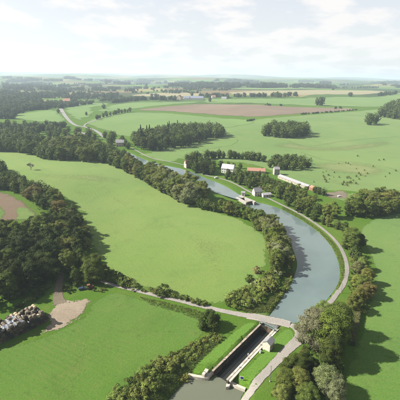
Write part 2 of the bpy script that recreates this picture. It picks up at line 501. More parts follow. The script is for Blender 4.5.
def inside(poly, q):
    x, y = q[:, 0], q[:, 1]; c = np.zeros(len(q), bool); j = len(poly) - 1
    for i in range(len(poly)):
        xi, yi = poly[i]; xj, yj = poly[j]
        if yi != yj:
            c ^= ((yi > y) != (yj > y)) & (x < (xj-xi)*(y-yi)/(yj-yi) + xi)
        j = i
    return c

def sdist(poly, q):
    """signed distance, negative inside"""
    d = np.full(len(q), 1e9)
    for i in range(len(poly)):
        a, b = poly[i], poly[(i+1) % len(poly)]
        ab = b - a; L = ab @ ab
        if L < 1e-9: continue
        t = np.clip(((q - a) @ ab) / L, 0, 1)
        e = q - (a + t[:, None]*ab)
        d = np.minimum(d, np.einsum('ij,ij->i', e, e))
    d = np.sqrt(d)
    return np.where(inside(poly, q), -d, d)

# --- lock geometry in plan
LK0 = P(221.5, 374); LK1 = P(268.5, 326)
AX = (LK1 - LK0) / np.linalg.norm(LK1 - LK0); NX = np.array([AX[1], -AX[0]])   # NX points to the right bank
LK_LEN = float(np.linalg.norm(LK1 - LK0)); HW = 3.25
def LK(u, v): return LK0 + AX*u + NX*v
ANG = math.atan2(AX[1], AX[0])

def ccw(p):
    p = np.asarray(p, float)
    a = np.sum(p[:, 0]*np.roll(p[:, 1], -1) - np.roll(p[:, 0], -1)*p[:, 1])
    return p if a > 0 else p[::-1]

UP_WL, LOW_WL, TOP_WL = -0.55, -2.9, 1.85
# upper reach
inner = [(246, 205.5), (256, 211), (268, 216.5), (277.5, 222), (285, 232), (290.5, 243), (296, 257), (297, 266), (293, 278), (287, 289), (281, 299), (274, 308.5)]
outer = [(331, 294), (336, 287), (340, 276), (338.7, 262), (331.7, 246.5), (319.5, 232.5), (302, 220), (281, 208.7), (262, 202.5), (252, 200.5)]
pts_in = catmull(PP(inner), 5, False); pts_out = catmull(PP(outer), 5, False)
UP_POLY = np.vstack([pts_in, [P(269.5, 315), LK(LK_LEN+7, -HW-0.8), LK(LK_LEN-0.5, -HW), LK(LK_LEN-0.5, HW), LK(LK_LEN+7, HW+0.8), P(297, 322), P(310, 315), P(322, 305)], pts_out])
UP_POLY = ccw(UP_POLY)
# lower reach
LOW_POLY = ccw(np.vstack([[LK(0.5, -HW), LK(-1.5, -HW), P(207, 379, -2.5), P(189, 376.5, -2.5)], catmull(np.array([P(187, 378.5, -2.5), P(180, 386, -2.5), P(172, 395, -2.5), P(164, 404, -2.5), P(150, 425, -2.5)]), 4, False),
                          [P(210, 460), P(232, 425)], [P(237, 406, -2.5), P(242.5, 394, -2.5), P(245, 390, -2.5), P(230, 384, -2.5), LK(-1.5, HW), LK(0.5, HW)]]))
# second reach, above the far lock, and its far end
top_px = [(244, 198.5), (236, 192.5), (226, 186), (216, 181.5), (206, 178), (196, 173), (180, 168), (165, 165), (148, 160.5), (137, 156), (131, 153), (126, 151), (123, 154), (129, 157.5), (137, 161.5), (148, 165), (165, 169), (180, 174), (195, 180.5), (206, 187), (216, 193), (228, 197.5), (238, 201)]
TOP_POLY = ccw(PP(top_px))
LOCKBOX = ccw(np.array([LK(-0.5, -HW-0.6), LK(-0.5, HW+0.6), LK(LK_LEN-0.2, HW+0.6), LK(LK_LEN-0.2, -HW-0.6)]))
CARVE = [(UP_POLY, UP_WL, 2.2), (LOW_POLY, LOW_WL, 4.5), (TOP_POLY, TOP_WL, 2.2), (LOCKBOX, LOW_WL - 2.0, 0.12)]

def ground_z(q):
    q = np.asarray(q, float).reshape(-1, 2)
    z = hbase(q[:, 0], q[:, 1])
    for poly, wl, bw in CARVE:
        lo, hi = poly.min(0) - 8, poly.max(0) + 8
        m = np.all((q > lo) & (q < hi), axis=1)
        if not m.any(): continue
        d = sdist(poly, q[m]); zb = z[m]
        edge = wl - 0.12
        zz = np.where(d <= -0.4, wl - 1.6, np.where(d < 0, edge + (d/0.4)*1.4, edge + (zb-edge)*np.clip(d/bw, 0, 1)**0.7))
        z[m] = np.where(d < bw, np.minimum(zz, zb), zb)
    return z
CBOX = [(p.min(0) - 8, p.max(0) + 8) for p, _, _ in CARVE]
def gz(x, y):
    for lo, hi in CBOX:
        if lo[0] < x < hi[0] and lo[1] < y < hi[1]: return float(ground_z([[x, y]])[0])
    return h1(float(x), float(y))

def make_ground():
    pts = []
    rr = [30.0]
    while rr[-1] < 31000: rr.append(rr[-1]*1.0215)
    ang = np.concatenate([np.arange(R(-56), R(56), 0.021), np.arange(R(56), R(304), 0.13)])
    for i, r in enumerate(rr):
        a = ang + (0.0105 if i % 2 else 0)
        pts.append(np.stack([r*np.sin(a), r*np.cos(a)], 1))
    pts.append(np.array([[0, 0], [15, 3], [-15, 2], [3, 15], [-4, -15.]]))
    for poly, wl, bw in CARVE:
        e = densify(poly, 2.0)
        tn = np.roll(e, -1, 0) - np.roll(e, 1, 0); tn /= (np.linalg.norm(tn, axis=1)[:, None] + 1e-9)
        nn = np.stack([tn[:, 1], -tn[:, 0]], 1)
        for off in (-0.45, 0.0, bw*0.35, bw, bw+1.5) if bw > 1 else (-0.42, -0.01, 0.13):
            pts.append(e + nn*off)
    q = np.vstack(pts)
    key = np.round(q / 0.08).astype(np.int64)
    _, idx = np.unique(key, axis=0, return_index=True)
    q = q[np.sort(idx)]
    res = geometry.delaunay_2d_cdt([Vector((float(a), float(b))) for a, b in q], [], [], 0, 1e-4)
    v2 = np.array([(v.x, v.y) for v in res[0]])
    V = np.column_stack([v2, ground_z(v2)])
    F = np.array([f for f in res[2] if len(f) == 3])
    me = from_np('ground', V, F, True)
    return me

def ground_mat():
    """grass near, a patchwork of fields towards the horizon"""
    m, t, b = new_mat('ground_cover')
    p = world_pos(t)
    near = ramp(t, noise(t, 0.012, 5, 0.6, p, 0.6), [(0.3, (0.086, 0.178, 0.024)), (0.5, (0.106, 0.198, 0.03)), (0.7, (0.135, 0.212, 0.042))])
    near = mixc(t, mrange(t, noise(t, 0.11, 6, 0.65, p, 0.4), 0.5, 0.75, 0, 0.4), near, (0.23, 0.24, 0.085))
    mpn = t.nodes.new('ShaderNodeMapping'); mpn.inputs['Scale'].default_value = (0.0021, 0.0034, 0); mpn.inputs['Rotation'].default_value = (0, 0, 0.35)
    t.links.new(p, mpn.inputs[0])
    vo = t.nodes.new('ShaderNodeTexVoronoi'); vo.inputs['Scale'].default_value = 1.0
    t.links.new(mpn.outputs[0], vo.inputs['Vector'])
    sp = t.nodes.new('ShaderNodeSeparateColor'); t.links.new(vo.outputs['Color'], sp.inputs[0])
    far = ramp(t, sp.outputs[0], [(0.0, (0.12, 0.22, 0.045)), (0.3, (0.15, 0.24, 0.055)), (0.45, (0.1, 0.17, 0.04)), (0.6, (0.34, 0.29, 0.15)), (0.75, (0.16, 0.25, 0.06)), (0.9, (0.25, 0.17, 0.11)), (1.0, (0.13, 0.2, 0.05))])
    ramp_n = [x for x in t.nodes if x.type == 'VALTORGB'][-1]; ramp_n.color_ramp.interpolation = 'CONSTANT'
    far = mixc(t, mrange(t, noise(t, 0.0011, 6, 0.65, p, 0.7), 0.47, 0.53, 0, 0.9), far, (0.055, 0.085, 0.035))
    sx = t.nodes.new('ShaderNodeSeparateXYZ'); t.links.new(p, sx.inputs[0])
    wob = t.nodes.new('ShaderNodeMath'); wob.operation = 'MULTIPLY_ADD'; wob.inputs[1].default_value = 500
    t.links.new(noise(t, 0.002, 3, 0.5, p), wob.inputs[0]); t.links.new(sx.outputs['Y'], wob.inputs[2])
    col = mixc(t, mrange(t, wob.outputs[0], 1650, 1700, 0, 1), near, far)
    fn = noise(t, 1.3, 5, 0.75, p)
    g = t.nodes.new('ShaderNodeHueSaturation')
    t.links.new(mrange(t, fn, 0.25, 0.75, 0.7, 1.3), g.inputs['Value']); t.links.new(col, g.inputs['Color'])
    t.links.new(mixc(t, 1.0, g.outputs[0], (GRASS_K*.95, GRASS_K*1.02, GRASS_K*.8), 'MULTIPLY'), b.inputs['Base Color'])
    b.inputs['Roughness'].default_value = 1.0; b.inputs['Specular IOR Level'].default_value = 0.05
    bump(t, b, fn, 0.6, 0.5)
    return m

tag(mesh_obj('ground', make_ground(), ground_mat()), kind='structure')

def lay(q, off):
    r = np.hypot(q[:, 0], q[:, 1])
    return np.column_stack([q, ground_z(q) + off*(1 + r/500)])

def set_fade(me, v):
    a = me.attributes.new('fade', 'FLOAT', 'POINT'); a.data.foreach_set('value', np.asarray(v, dtype=np.float32))

def sheet(name, px, mat, off=0.05, sub=4, wob=0.0, world=False, fine=None, soft=4.0):
    """a field or patch laid over the ground"""
    w = np.asarray(px, float) if world else PP(px)
    w = ccw(catmull(w, sub)) if sub > 1 else ccw(w)
    r = float(np.hypot(*w.mean(0))); stp = fine or max(2.0, r*0.02)
    b = densify(w, stp)
    if wob: b = b + rng.normal(0, wob, b.shape)
    lo, hi = b.min(0), b.max(0)
    gx, gy = np.meshgrid(np.arange(lo[0], hi[0], stp), np.arange(lo[1], hi[1], stp))
    g = np.column_stack([gx.ravel(), gy.ravel()]) + rng.uniform(-0.2, 0.2, (gx.size, 2))*stp
    g = g[inside(b, g)]
    if len(g): g = g[sdist(b, g) < -stp*0.35]
    q = np.vstack([b, g]) if len(g) else b
    res = geometry.delaunay_2d_cdt([Vector((float(a), float(c))) for a, c in q], [], [list(range(len(b)))], 1, 1e-4)
    v2 = np.array([(v.x, v.y) for v in res[0]])
    F = np.array([f for f in res[2] if len(f) == 3])
    me = from_np(name, lay(v2, off), F, True); set_fade(me, np.clip(np.abs(sdist(b, v2)) / max(soft, stp*0.5), 0, 1))
    return tag(mesh_obj(name, me, mat), kind='structure')

def strip(name, px, width, mat, off=0.12, sub=8, world=False, wob=0.12, solid=1.0):
    """a road or path along a line of photograph points"""
    w = np.asarray(px, float) if world else PP(px)
    c = catmull(w, sub, False)
    c = densify(c, max(1.2, float(np.hypot(*c.mean(0)))*0.008), False)
    tn = np.gradient(c, axis=0); tn /= np.linalg.norm(tn, axis=1)[:, None]
    nn = np.stack([tn[:, 1], -tn[:, 0]], 1)
    wd = np.interp(np.linspace(0, 1, len(c)), np.linspace(0, 1, len(width)), width) if isinstance(width, (list, tuple)) else np.full(len(c), width)
    cols = [-0.56, -0.36, 0.36, 0.56]; V = []
    jit = rng.normal(0, wob, (len(c), 2))
    jit = (jit + np.roll(jit, 1, 0)) / 2
    for k, s in enumerate(cols):
        e = jit[:, 0] if k == 0 else jit[:, 1] if k == 3 else 0
        V.append(c + nn*(s*wd + e)[:, None])
    q = np.stack(V, 1).reshape(-1, 2); F = []
    for i in range(len(c)-1):
        for k in range(3):
            a = i*4+k; F.append([a, a+1, a+5, a+4])
    me = from_np(name, lay(q, off), F, True); set_fade(me, np.tile([0.0, 1.0, 1.0, 0.0], len(c)) * solid)
    return tag(mesh_obj(name, me, mat), kind='structure')

def flat(name, poly, z, mat):
    t = geometry.tessellate_polygon([[Vector((a, b, 0)) for a, b in poly]])
    V = np.column_stack([poly, np.full(len(poly), z)])
    F = np.array([tr if np.cross(poly[tr[1]]-poly[tr[0]], poly[tr[2]]-poly[tr[0]]) > 0 else tr[::-1] for tr in [tuple(x) for x in t]])
    return tag(mesh_obj(name, from_np(name, V, F), mat), kind='structure')

flat('canal_water', UP_POLY, UP_WL, M['water_up'])
flat('lower_canal_water', LOW_POLY, LOW_WL, M['water_low'])
flat('far_canal_water', TOP_POLY, TOP_WL, M['water_up'])
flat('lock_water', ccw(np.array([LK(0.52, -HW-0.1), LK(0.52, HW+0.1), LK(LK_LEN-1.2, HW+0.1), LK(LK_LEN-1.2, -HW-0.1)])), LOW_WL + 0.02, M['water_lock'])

# ------------------------------------------------------------------ fields (photograph outlines brought down to the ground)
sheet('pasture', [(148, 150), (195, 140), (228, 124), (258, 119), (300, 115.5), (357, 111), (430, 107), (440, 150), (440, 205), (400, 208), (372, 214), (346, 204), (318, 196), (290, 183), (262, 168), (225, 162), (192, 160), (165, 158)], M['pasture'], 0.03, 3, soft=8)
sheet('meadow', [(-40, 149), (0, 150), (30, 154), (60, 160), (100, 161), (126, 170), (147, 181), (168, 193), (197, 206), (238, 218), (264, 234), (270, 250), (268, 267), (256, 288), (232, 304), (206, 305), (180, 299.5), (150, 291), (112, 276), (94, 254), (85, 230), (74, 206), (52, 192), (20, 180), (-40, 176)], M['meadow'], 0.05)
sheet('dry_grass_patch', [(98, 194), (108, 193), (120, 203), (127, 212), (118, 217), (106, 208)], M['rough'], 0.09, 4, 0.4, soft=26)
sheet('dry_grass_patch', [(165, 225), (205, 228), (240, 240), (250, 262), (232, 288), (205, 286), (180, 262), (168, 244)], M['drymeadow'], 0.09, 4, 0.4, soft=60)
sheet('dry_grass_patch', [(20, 168), (60, 172), (100, 172), (125, 181), (110, 187), (70, 183), (30, 178)], M['drymeadow'], 0.09, 4, 0.4, soft=40)
sheet('field', [(-60, 345), (0, 345), (35, 338), (60, 328), (84, 314), (90, 302), (115, 291), (140, 297), (196, 314), (208, 328), (200, 342), (165, 366), (135, 392), (120, 410), (100, 440), (-60, 440)], M['lush'], 0.05)
sheet('field', [(440, 208), (400, 212), (372, 219), (358, 232), (366, 250), (372, 270), (366, 300), (358, 330), (345, 360), (338, 400), (335, 440), (470, 440)], M['rightfield'], 0.05)
sheet('ploughed_field', [(-30, 186), (0, 191), (14, 195), (30, 205), (40, 216), (20, 222), (-30, 224)], M['soil'], 0.05)
sheet('grass_strip', [(-8, 198), (2, 203), (8, 214), (0, 222), (-14, 222)], M['lush'], 0.09)
sheet('grass_strip', [(16, 207), (30, 208), (38, 216), (26, 221), (14, 221)], M['pasture'], 0.09)
sheet('ploughed_field', [(134, 110.3), (155, 107.5), (175, 105.5), (200, 104), (230, 104.3), (300, 107), (345, 108), (357, 109.7), (335, 112), (300, 114.2), (262, 117), (230, 116.3), (200, 114), (165, 111.4)], M['soil'], 0.12, 3)
sheet('stubble_field', [(128, 95.5), (150, 93.2), (180, 92.6), (205, 93), (200, 96), (160, 97)], M['stubble'], 0.12, 3)
sheet('stubble_field', [(226, 92.5), (250, 91), (300, 90.2), (350, 90.4), (390, 91.6), (372, 94.5), (330, 94.6), (300, 95.6), (262, 95.8), (236, 95.2)], M['stubble'], 0.12, 3)
sheet('field', [(205, 98.5), (250, 98.5), (300, 98.3), (335, 96.8), (375, 97), (392, 93), (430, 93), (430, 105), (385, 107.5), (345, 106.7), (300, 105.8), (230, 103.2), (204, 102.8)], M['farfield'], 0.14, 3)
sheet('field', [(90, 119), (110, 114), (135, 112.4), (165, 113), (200, 116), (230, 118.5), (252, 119.5), (255, 123), (228, 128), (205, 128), (170, 130), (140, 137), (120, 136), (98, 129), (84, 124)], M['farfield'], 0.1, 3)
sheet('field', [(95, 110), (120, 103.5), (160, 102), (195, 101.5), (198, 103), (165, 105.5), (135, 109), (108, 112)], M['farfield'], 0.14, 3)
sheet('field', [(62, 107), (85, 103), (112, 103.5), (95, 108), (96, 114), (80, 121), (73, 120)], M['farfield'], 0.12, 3)
sheet('field', [(-10, 118), (15, 114), (40, 111), (56, 109.5), (62, 114), (68, 122), (45, 122.5), (20, 120)], M['farfield'], 0.12, 3)
sheet('field', [(230, 88.2), (280, 87.6), (330, 88), (300, 89.2), (250, 89.6)], M['farfield'], 0.2, 3)
sheet('field', [(137, 154), (165, 152), (190, 148), (215, 141), (240, 139), (232, 146), (195, 152), (180, 161), (160, 162), (146, 158)], M['farfield'], 0.08, 3)
sheet('bare_soil', [(322, 194), (332, 191), (347, 191), (350, 196), (346, 199.5), (330, 199)], M['track'], 0.1)
sheet('dirt_yard', [(32, 338), (42, 326), (48, 308), (54, 300), (70, 299), (90, 296), (94, 303), (84, 317), (68, 328), (58, 334), (44, 336)], M['dirt'], 0.1, wob=0.8, soft=5.0)
sheet('lawn', [(189, 374), (196, 365), (210, 351), (229, 335), (246, 323), (257, 322.5), (254, 327), (236, 343.5), (211, 368.5), (206, 369)], M['lawn'], 0.05, 3, fine=1.2, soft=1.2)
sheet('lawn', [(237, 377), (250, 364), (268, 345), (281, 331), (289, 329), (294, 333), (293, 341), (280, 353.5), (262, 371), (250, 384), (246, 387)], M['lawn'], 0.05, 3, fine=1.2, soft=1.0)
strip('farm_track', [(60, 304), (58, 294), (60, 280), (64, 265), (67, 250), (66, 240)], [7, 4, 3.2, 3], M['track'], 0.13)
sheet('reddish_verge', [(136, 296.5), (150, 298), (170, 303.5), (196, 310.5), (200, 313), (180, 310), (160, 304.5), (145, 300.5)], M['redbank'], 0.1)
sheet('canal_bank', [(262, 303), (272, 294), (283, 280), (289, 268), (291, 262), (293.5, 270), (288, 283), (281, 294), (274, 303), (268, 309)], M['rough'], 0.08, 3)
sheet('dry_grass_patch', [(88, 350), (100, 343), (120, 344), (132, 349), (118, 354), (102, 353)], M['drygrass'], 0.09, 4, 0.4, soft=9)
for px in ([(262, 145), (290, 141), (320, 146), (350, 143), (385, 139), (400, 145), (360, 152), (320, 153), (285, 150)], [(300, 163), (330, 160), (370, 163), (400, 172), (380, 180), (345, 176), (318, 172)], [(318, 176), (350, 179), (390, 184), (385, 190), (350, 188), (325, 184)]):
    sheet('dry_grass_patch', px, M['drygrass'], 0.06, 4, 0.4, soft=45)

# roads
ROAD = [(88, 279), (100, 281), (115, 285.5), (137.5, 291), (162.5, 297), (180, 301), (200, 306), (222, 311), (240, 314.5), (254, 317)]
strip('road', ROAD, [3.0, 3.2, 3.2, 3.6, 4.2], M['road'], 0.14)
strip('road', [(287, 323.5), (294, 326.5), (299.5, 332), (299, 338.5), (293, 345), (286, 351.5), (277, 361), (267, 371.5), (255, 384.5), (246, 396), (236, 410), (225, 430)], [4.2, 5.2, 5.0, 3.8, 3.6, 3.8], M['road'], 0.14)
strip('towpath', [(299, 329), (306, 322), (318, 313), (330, 302.5), (337, 293.5), (343.5, 284.5), (347, 271), (344.7, 257), (337, 243), (323, 229.3), (302, 215.2), (281, 204.7), (266, 197.5), (254, 194), (246, 190), (236, 184.5), (226, 180.3), (214, 177.2), (203, 174.5), (195, 170.5), (185, 165.5), (168, 161.5), (150, 157.5), (138, 151.5), (132, 148)], [3.4, 2.8, 2.8, 2.8, 2.8, 2.6], M['towpath'], 0.13)
strip('road', [(60.5, 108.5), (64.5, 115), (70, 121.5), (76, 125.5), (84, 127), (92.5, 129.5), (99, 133), (104, 137.5)], [13, 10, 8, 8], M['asphalt'], 0.2)
strip('lane', [(84, 127), (86, 124), (93, 121.5), (99, 119.3)], 5, M['asphalt'], 0.22)
strip('lane', [(230, 171.5), (245, 177), (262, 181), (276, 184.5), (290, 190)], 2.6, M['track'], 0.13)
for tr in ([(62, 398), (72, 372), (80, 352), (79, 330), (84, 320)], [(68, 399), (77, 374), (84, 353), (82.6, 331), (87, 321)], [(84, 350), (95, 343.5), (112, 341.5), (130, 343.5)], [(86, 355), (97, 348), (112, 346), (131, 348)]):
    strip('tyre_track', tr, 0.9, M['trackgrass'], 0.06, solid=0.5)
for tr in ([(100, 182), (112, 196), (126, 206), (142, 212)], [(28, 157), (50, 172), (90, 176), (120, 180)]):
    strip('tyre_track', tr, 3.0, M['rough'], 0.09, solid=0.3)
for tr in ([(258, 131), (285, 140), (310, 146), (345, 141), (400, 136)], [(300, 152), (325, 160), (360, 163), (400, 170)]):
    strip('dry_grass_strip', tr, 9.0, M['drygrass'], 0.08, wob=1.2, solid=0.38)

# ------------------------------------------------------------------ the near lock and its bridge
def lock_rz(): return ANG
def lbox(mb, u0, u1, v0, v1, z0, z1):
    a, b, c, d = LK(u0, v0), LK(u1, v0), LK(u1, v1), LK(u0, v1)
    mb.prism([tuple(a), tuple(b), tuple(c), tuple(d)] if np.cross(b-a, c-a) > 0 else [tuple(d), tuple(c), tuple(b), tuple(a)], z0, z1)
    return mb
lock = empty('canal_lock', (float(LK0[0]), float(LK0[1]), 0))
tag(lock, 'narrow stone canal lock with dark empty chamber beside the small hut', 'lock')
def lk_part(name, mb, mat, parent=None, bevel=0.0):
    o = mb.build(name, mat, None, bevel)
    o.parent = parent or lock
    o.matrix_parent_inverse = Matrix.Translation(lock.location).inverted()
    return o
COPE = 0.32
for sgn in (-1, 1):
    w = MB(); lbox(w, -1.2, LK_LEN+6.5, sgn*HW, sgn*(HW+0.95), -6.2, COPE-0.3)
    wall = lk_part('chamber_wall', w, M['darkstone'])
    u = -1.2; k = 0
    while u < LK_LEN - 0.6:
        L = 1.25 + 0.35*random.random(); u1 = min(u+L, LK_LEN)
        c = MB(); lbox(c, u+0.03, u1-0.03, sgn*(HW-0.08), sgn*(HW+0.8+0.05*random.random()), COPE-0.297, COPE+0.05*random.random())
        lk_part('coping_stone', c, M['coping'] if sgn > 0 else M['oldcoping'])
        u = u1
    # paved strip behind the coping
    if sgn > 0:
        p = MB(); lbox(p, -0.9, LK_LEN+1, HW+0.9, HW+1.9, -0.4, COPE-0.12); lk_part('quay_paving', p, M['stone'])
    # bollards
    for ub in (7.5, 25.0):
        if ub < LK_LEN - 3:
            q = LK(ub, sgn*(HW+0.75)); b = MB().tube((*q, COPE), (*q, COPE+0.38), 0.16, 0.13).tube((*q, COPE+0.38), (*q, COPE+0.48), 0.2, 0.18)
            lk_part('bollard', b, M['steel'])
# wing walls at the foot of the lock: curved on the left bank, a low quay on the right bank
def wing(line, width, z0, z1, name):
    c = np.array(line); tn = np.gradient(c, axis=0); tn /= np.linalg.norm(tn, axis=1)[:, None]
    nn = np.stack([tn[:, 1], -tn[:, 0]], 1)
    wb = MB(); L = c - nn*width/2; Rr = c + nn*width/2
    for i in range(len(c)-1):
        ol = [tuple(L[i]), tuple(Rr[i]), tuple(Rr[i+1]), tuple(L[i+1])]
        if np.cross(np.array(ol[1])-ol[0], np.array(ol[2])-ol[0]) < 0: ol = ol[::-1]
        wb.prism(ol, z0, z1 - 0.004*i)
    return lk_part(name, wb, M['stone'])
wing(catmull(np.array([LK(-0.2, -HW-0.9), LK(-2.6, -HW-1.6), P(207.5, 376.8, -1.5), P(198, 376, -1.5), P(188, 373.8, -1.5)]), 3, False), 1.2, -5.2, -1.5, 'wing_wall')
wing(catmull(np.array([LK(-0.2, HW+0.9), LK(-2.4, HW+1.4), P(229.5, 381.5, -1.5), P(237, 385, -1.5), P(245.5, 388.5, -1.5)]), 3, False), 1.2, -5.2, -1.55, 'wing_wall')
for (px, py, s) in ((206, 371.5, 2.0), (204, 374, 1.6), (231, 378.5, 1.9)):
    q = P(px, py, -0.6); lk_part('stone_block', MB().box((q[0], q[1], -1.0), (s, s*0.75, 1.9), ANG+0.2), M['stone'])
# steps and ladder recess in the left chamber wall
for ub in (9, 24):
    ld = MB()
    for k in range(9):
        a, b = LK(ub-0.22, -HW+0.1), LK(ub+0.22, -HW+0.1); z = COPE-0.5-0.4*k
        ld.tube((*a, z), (*b, z), 0.03, 0.03, 5)
    for s_ in (-0.25, 0.25):
        a = LK(ub+s_, -HW+0.1); ld.tube((*a, COPE), (*a, -3.6), 0.03, 0.03, 5)
    lk_part('ladder', ld, M['steel'])
# mitre gates: the head gates shut, the tail gates folded open in their recesses
def gate(u, sgn, closed, z0, z1, name):
    q0 = LK(u, sgn*(HW-0.02))
    q1 = LK(u+1.35, sgn*0.06) if closed else LK(u+3.4, sgn*(HW-0.28))
    d = q1-q0; a = math.atan2(d[1], d[0]); L = float(np.linalg.norm(d)); c = (q0+q1)/2
    g = MB()
    g.box((c[0], c[1], (z0+z1)/2), (L, 0.14, z1-z0), a)
    leaf = lk_part(name, g, M['wood'])
    fr = MB()
    ax = np.array([math.cos(a), math.sin(a)])
    for s_ in (0.06, 0.5, 0.94):
        p = q0 + d*s_; fr.box((p[0], p[1], (z0+z1)/2), (0.3, 0.34, z1-z0+0.1), a)
    for zz in np.linspace(z0+0.3, z1-0.15, 4): fr.box((c[0], c[1], zz), (L*0.985, 0.28, 0.22), a)
    f = lk_part('gate_frame', fr, M['wood']); f.parent = leaf; f.matrix_parent_inverse = Matrix.Translation(lock.location).inverted()
    top = MB().box((c[0], c[1], z1+0.12), (L, 0.62, 0.08), a)
    t = lk_part('gate_walkway', top, M['concrete']); t.parent = leaf; t.matrix_parent_inverse = Matrix.Translation(lock.location).inverted()
    rl = MB(); nrm = np.array([-ax[1], ax[0]])*0.27
    for s_ in (0.04, 0.36, 0.68, 0.97):
        p = q0 + d*s_ + nrm; rl.tube((*p, z1+0.1), (*p, z1+1.15), 0.035, 0.035, 5)
    for hz in (0.62, 1.15): rl.tube((*(q0+nrm), z1+hz), (*(q1+nrm), z1+hz), 0.035, 0.035, 5)
    r = lk_part('gate_railing', rl, M['steel']); r.parent = leaf; r.matrix_parent_inverse = Matrix.Translation(lock.location).inverted()
for sgn in (-1, 1):
    gate(LK_LEN-2.2, sgn, True, -2.6, 0.15, 'head_gate')
    gate(0.8, sgn, False, -4.6, 0.05, 'tail_gate')
sill = MB(); lbox(sill, LK_LEN-1.2, LK_LEN+5, -HW+0.01, HW-0.01, -6, -2.3); lk_part('head_sill', sill, M['darkstone'])
fbm = MB(); lbox(fbm, LK_LEN-0.1, LK_LEN+0.9, -HW-1.2, HW+1.2, COPE+0.06, COPE+0.2); lk_part('footbridge', fbm, M['steel'])
frl = MB()
for v in np.linspace(-HW-1.1, HW+1.1, 7):
    for uu in (LK_LEN-0.05, LK_LEN+0.85):
        q = LK(uu, v); frl.tube((*q, COPE+0.2), (*q, COPE+1.25), 0.04, 0.04, 5)
for uu in (LK_LEN-0.05, LK_LEN+0.85):
    for hz in (0.75, 1.25): frl.tube((*LK(uu, -HW-1.15), COPE+hz), (*LK(uu, HW+1.15), COPE+hz), 0.04, 0.04, 5)
lk_part('footbridge_railing', frl, M['steel'])
for sgn in (-1, 1):
    q = LK(LK_LEN-1.6, sgn*(HW+0.7)); mc = MB().box((q[0], q[1], COPE+0.45), (0.7, 0.5, 0.9), ANG).tube((q[0], q[1], COPE+0.9), (q[0], q[1], COPE+1.2), 0.05, 0.05).tube((q[0]-0.4, q[1], COPE+1.2), (q[0]+0.4, q[1], COPE+1.2), 0.05, 0.05)
    lk_part('winding_gear', mc, M['steel'])

# road bridge over the head of the lock
b0, b1 = P(251, 316.5), P(290, 324.8)
mid = catmull(np.array([P(247, 315.8), P(254, 317), P(262, 318.6), P(272, 320.8), P(282, 322.8), P(290, 324.8)]), 4, False)
br = empty('road_bridge', (float(mid[12][0]), float(mid[12][1]), 0))
tag(br, 'low concrete road bridge carrying the pale road over the lock head', 'bridge')
def br_part(name, mb, mat):
    o = mb.build(name, mat, None); o.parent = br; o.matrix_parent_inverse = Matrix.Translation(br.location).inverted(); return o
def ribbon(c, wd0, wd1, z0, z1, ramp_ends=0.0):
    tn = np.gradient(c, axis=0); tn /= np.linalg.norm(tn, axis=1)[:, None]; nn = np.stack([tn[:, 1], -tn[:, 0]], 1)
    L, Rr = c + nn*wd0, c + nn*wd1; k = len(c); mb = MB()
    pr = ramp_ends*np.clip(1 - np.minimum(np.arange(k), k-1-np.arange(k))/4.0, 0, 1)
    V = [(*p, z1-e_) for p, e_ in zip(L, pr)] + [(*p, z1-e_) for p, e_ in zip(Rr, pr)] + [(*p, z0) for p in L] + [(*p, z0) for p in Rr]
    F = []
    for i in range(k-1):
        F += [[i, i+1, k+i+1, k+i], [2*k+i, 3*k+i, 3*k+i+1, 2*k+i+1], [i, 2*k+i, 2*k+i+1, i+1], [k+i, k+i+1, 3*k+i+1, 3*k+i]]
    F += [[0, k, 3*k, 2*k], [k-1, 3*k-1, 4*k-1, 2*k-1]]
    return mb.poly(V, F)
br_part('deck', ribbon(mid, -2.5, 2.5, -0.45, 0.2, 0.14), M['concrete'])
rs = ribbon(mid, -2.25, 2.25, 0.05, 0.25, 0.1); br_part('road_surface', rs, M['roadsolid'])
for e in (-2.48, 2.26): br_part('kerb', ribbon(mid, e, e+0.22, 0.0, 0.36, 0.25), M['stone'])
rail = MB()
tn = np.gradient(mid, axis=0); tn /= np.linalg.norm(tn, axis=1)[:, None]; nn = np.stack([tn[:, 1], -tn[:, 0]], 1)
e1 = mid + nn*(-2.37)
sel = e1[5:-3]
for i in range(0, len(sel), 2): rail.tube((*sel[i], 0.3), (*sel[i], 1.3), 0.04, 0.04, 5)
for i in range(len(sel)-1):
    for hz in (0.85, 1.3): rail.tube((*sel[i], hz), (*sel[i+1], hz), 0.035, 0.035, 5)
br_part('railing', rail, M['steel'])

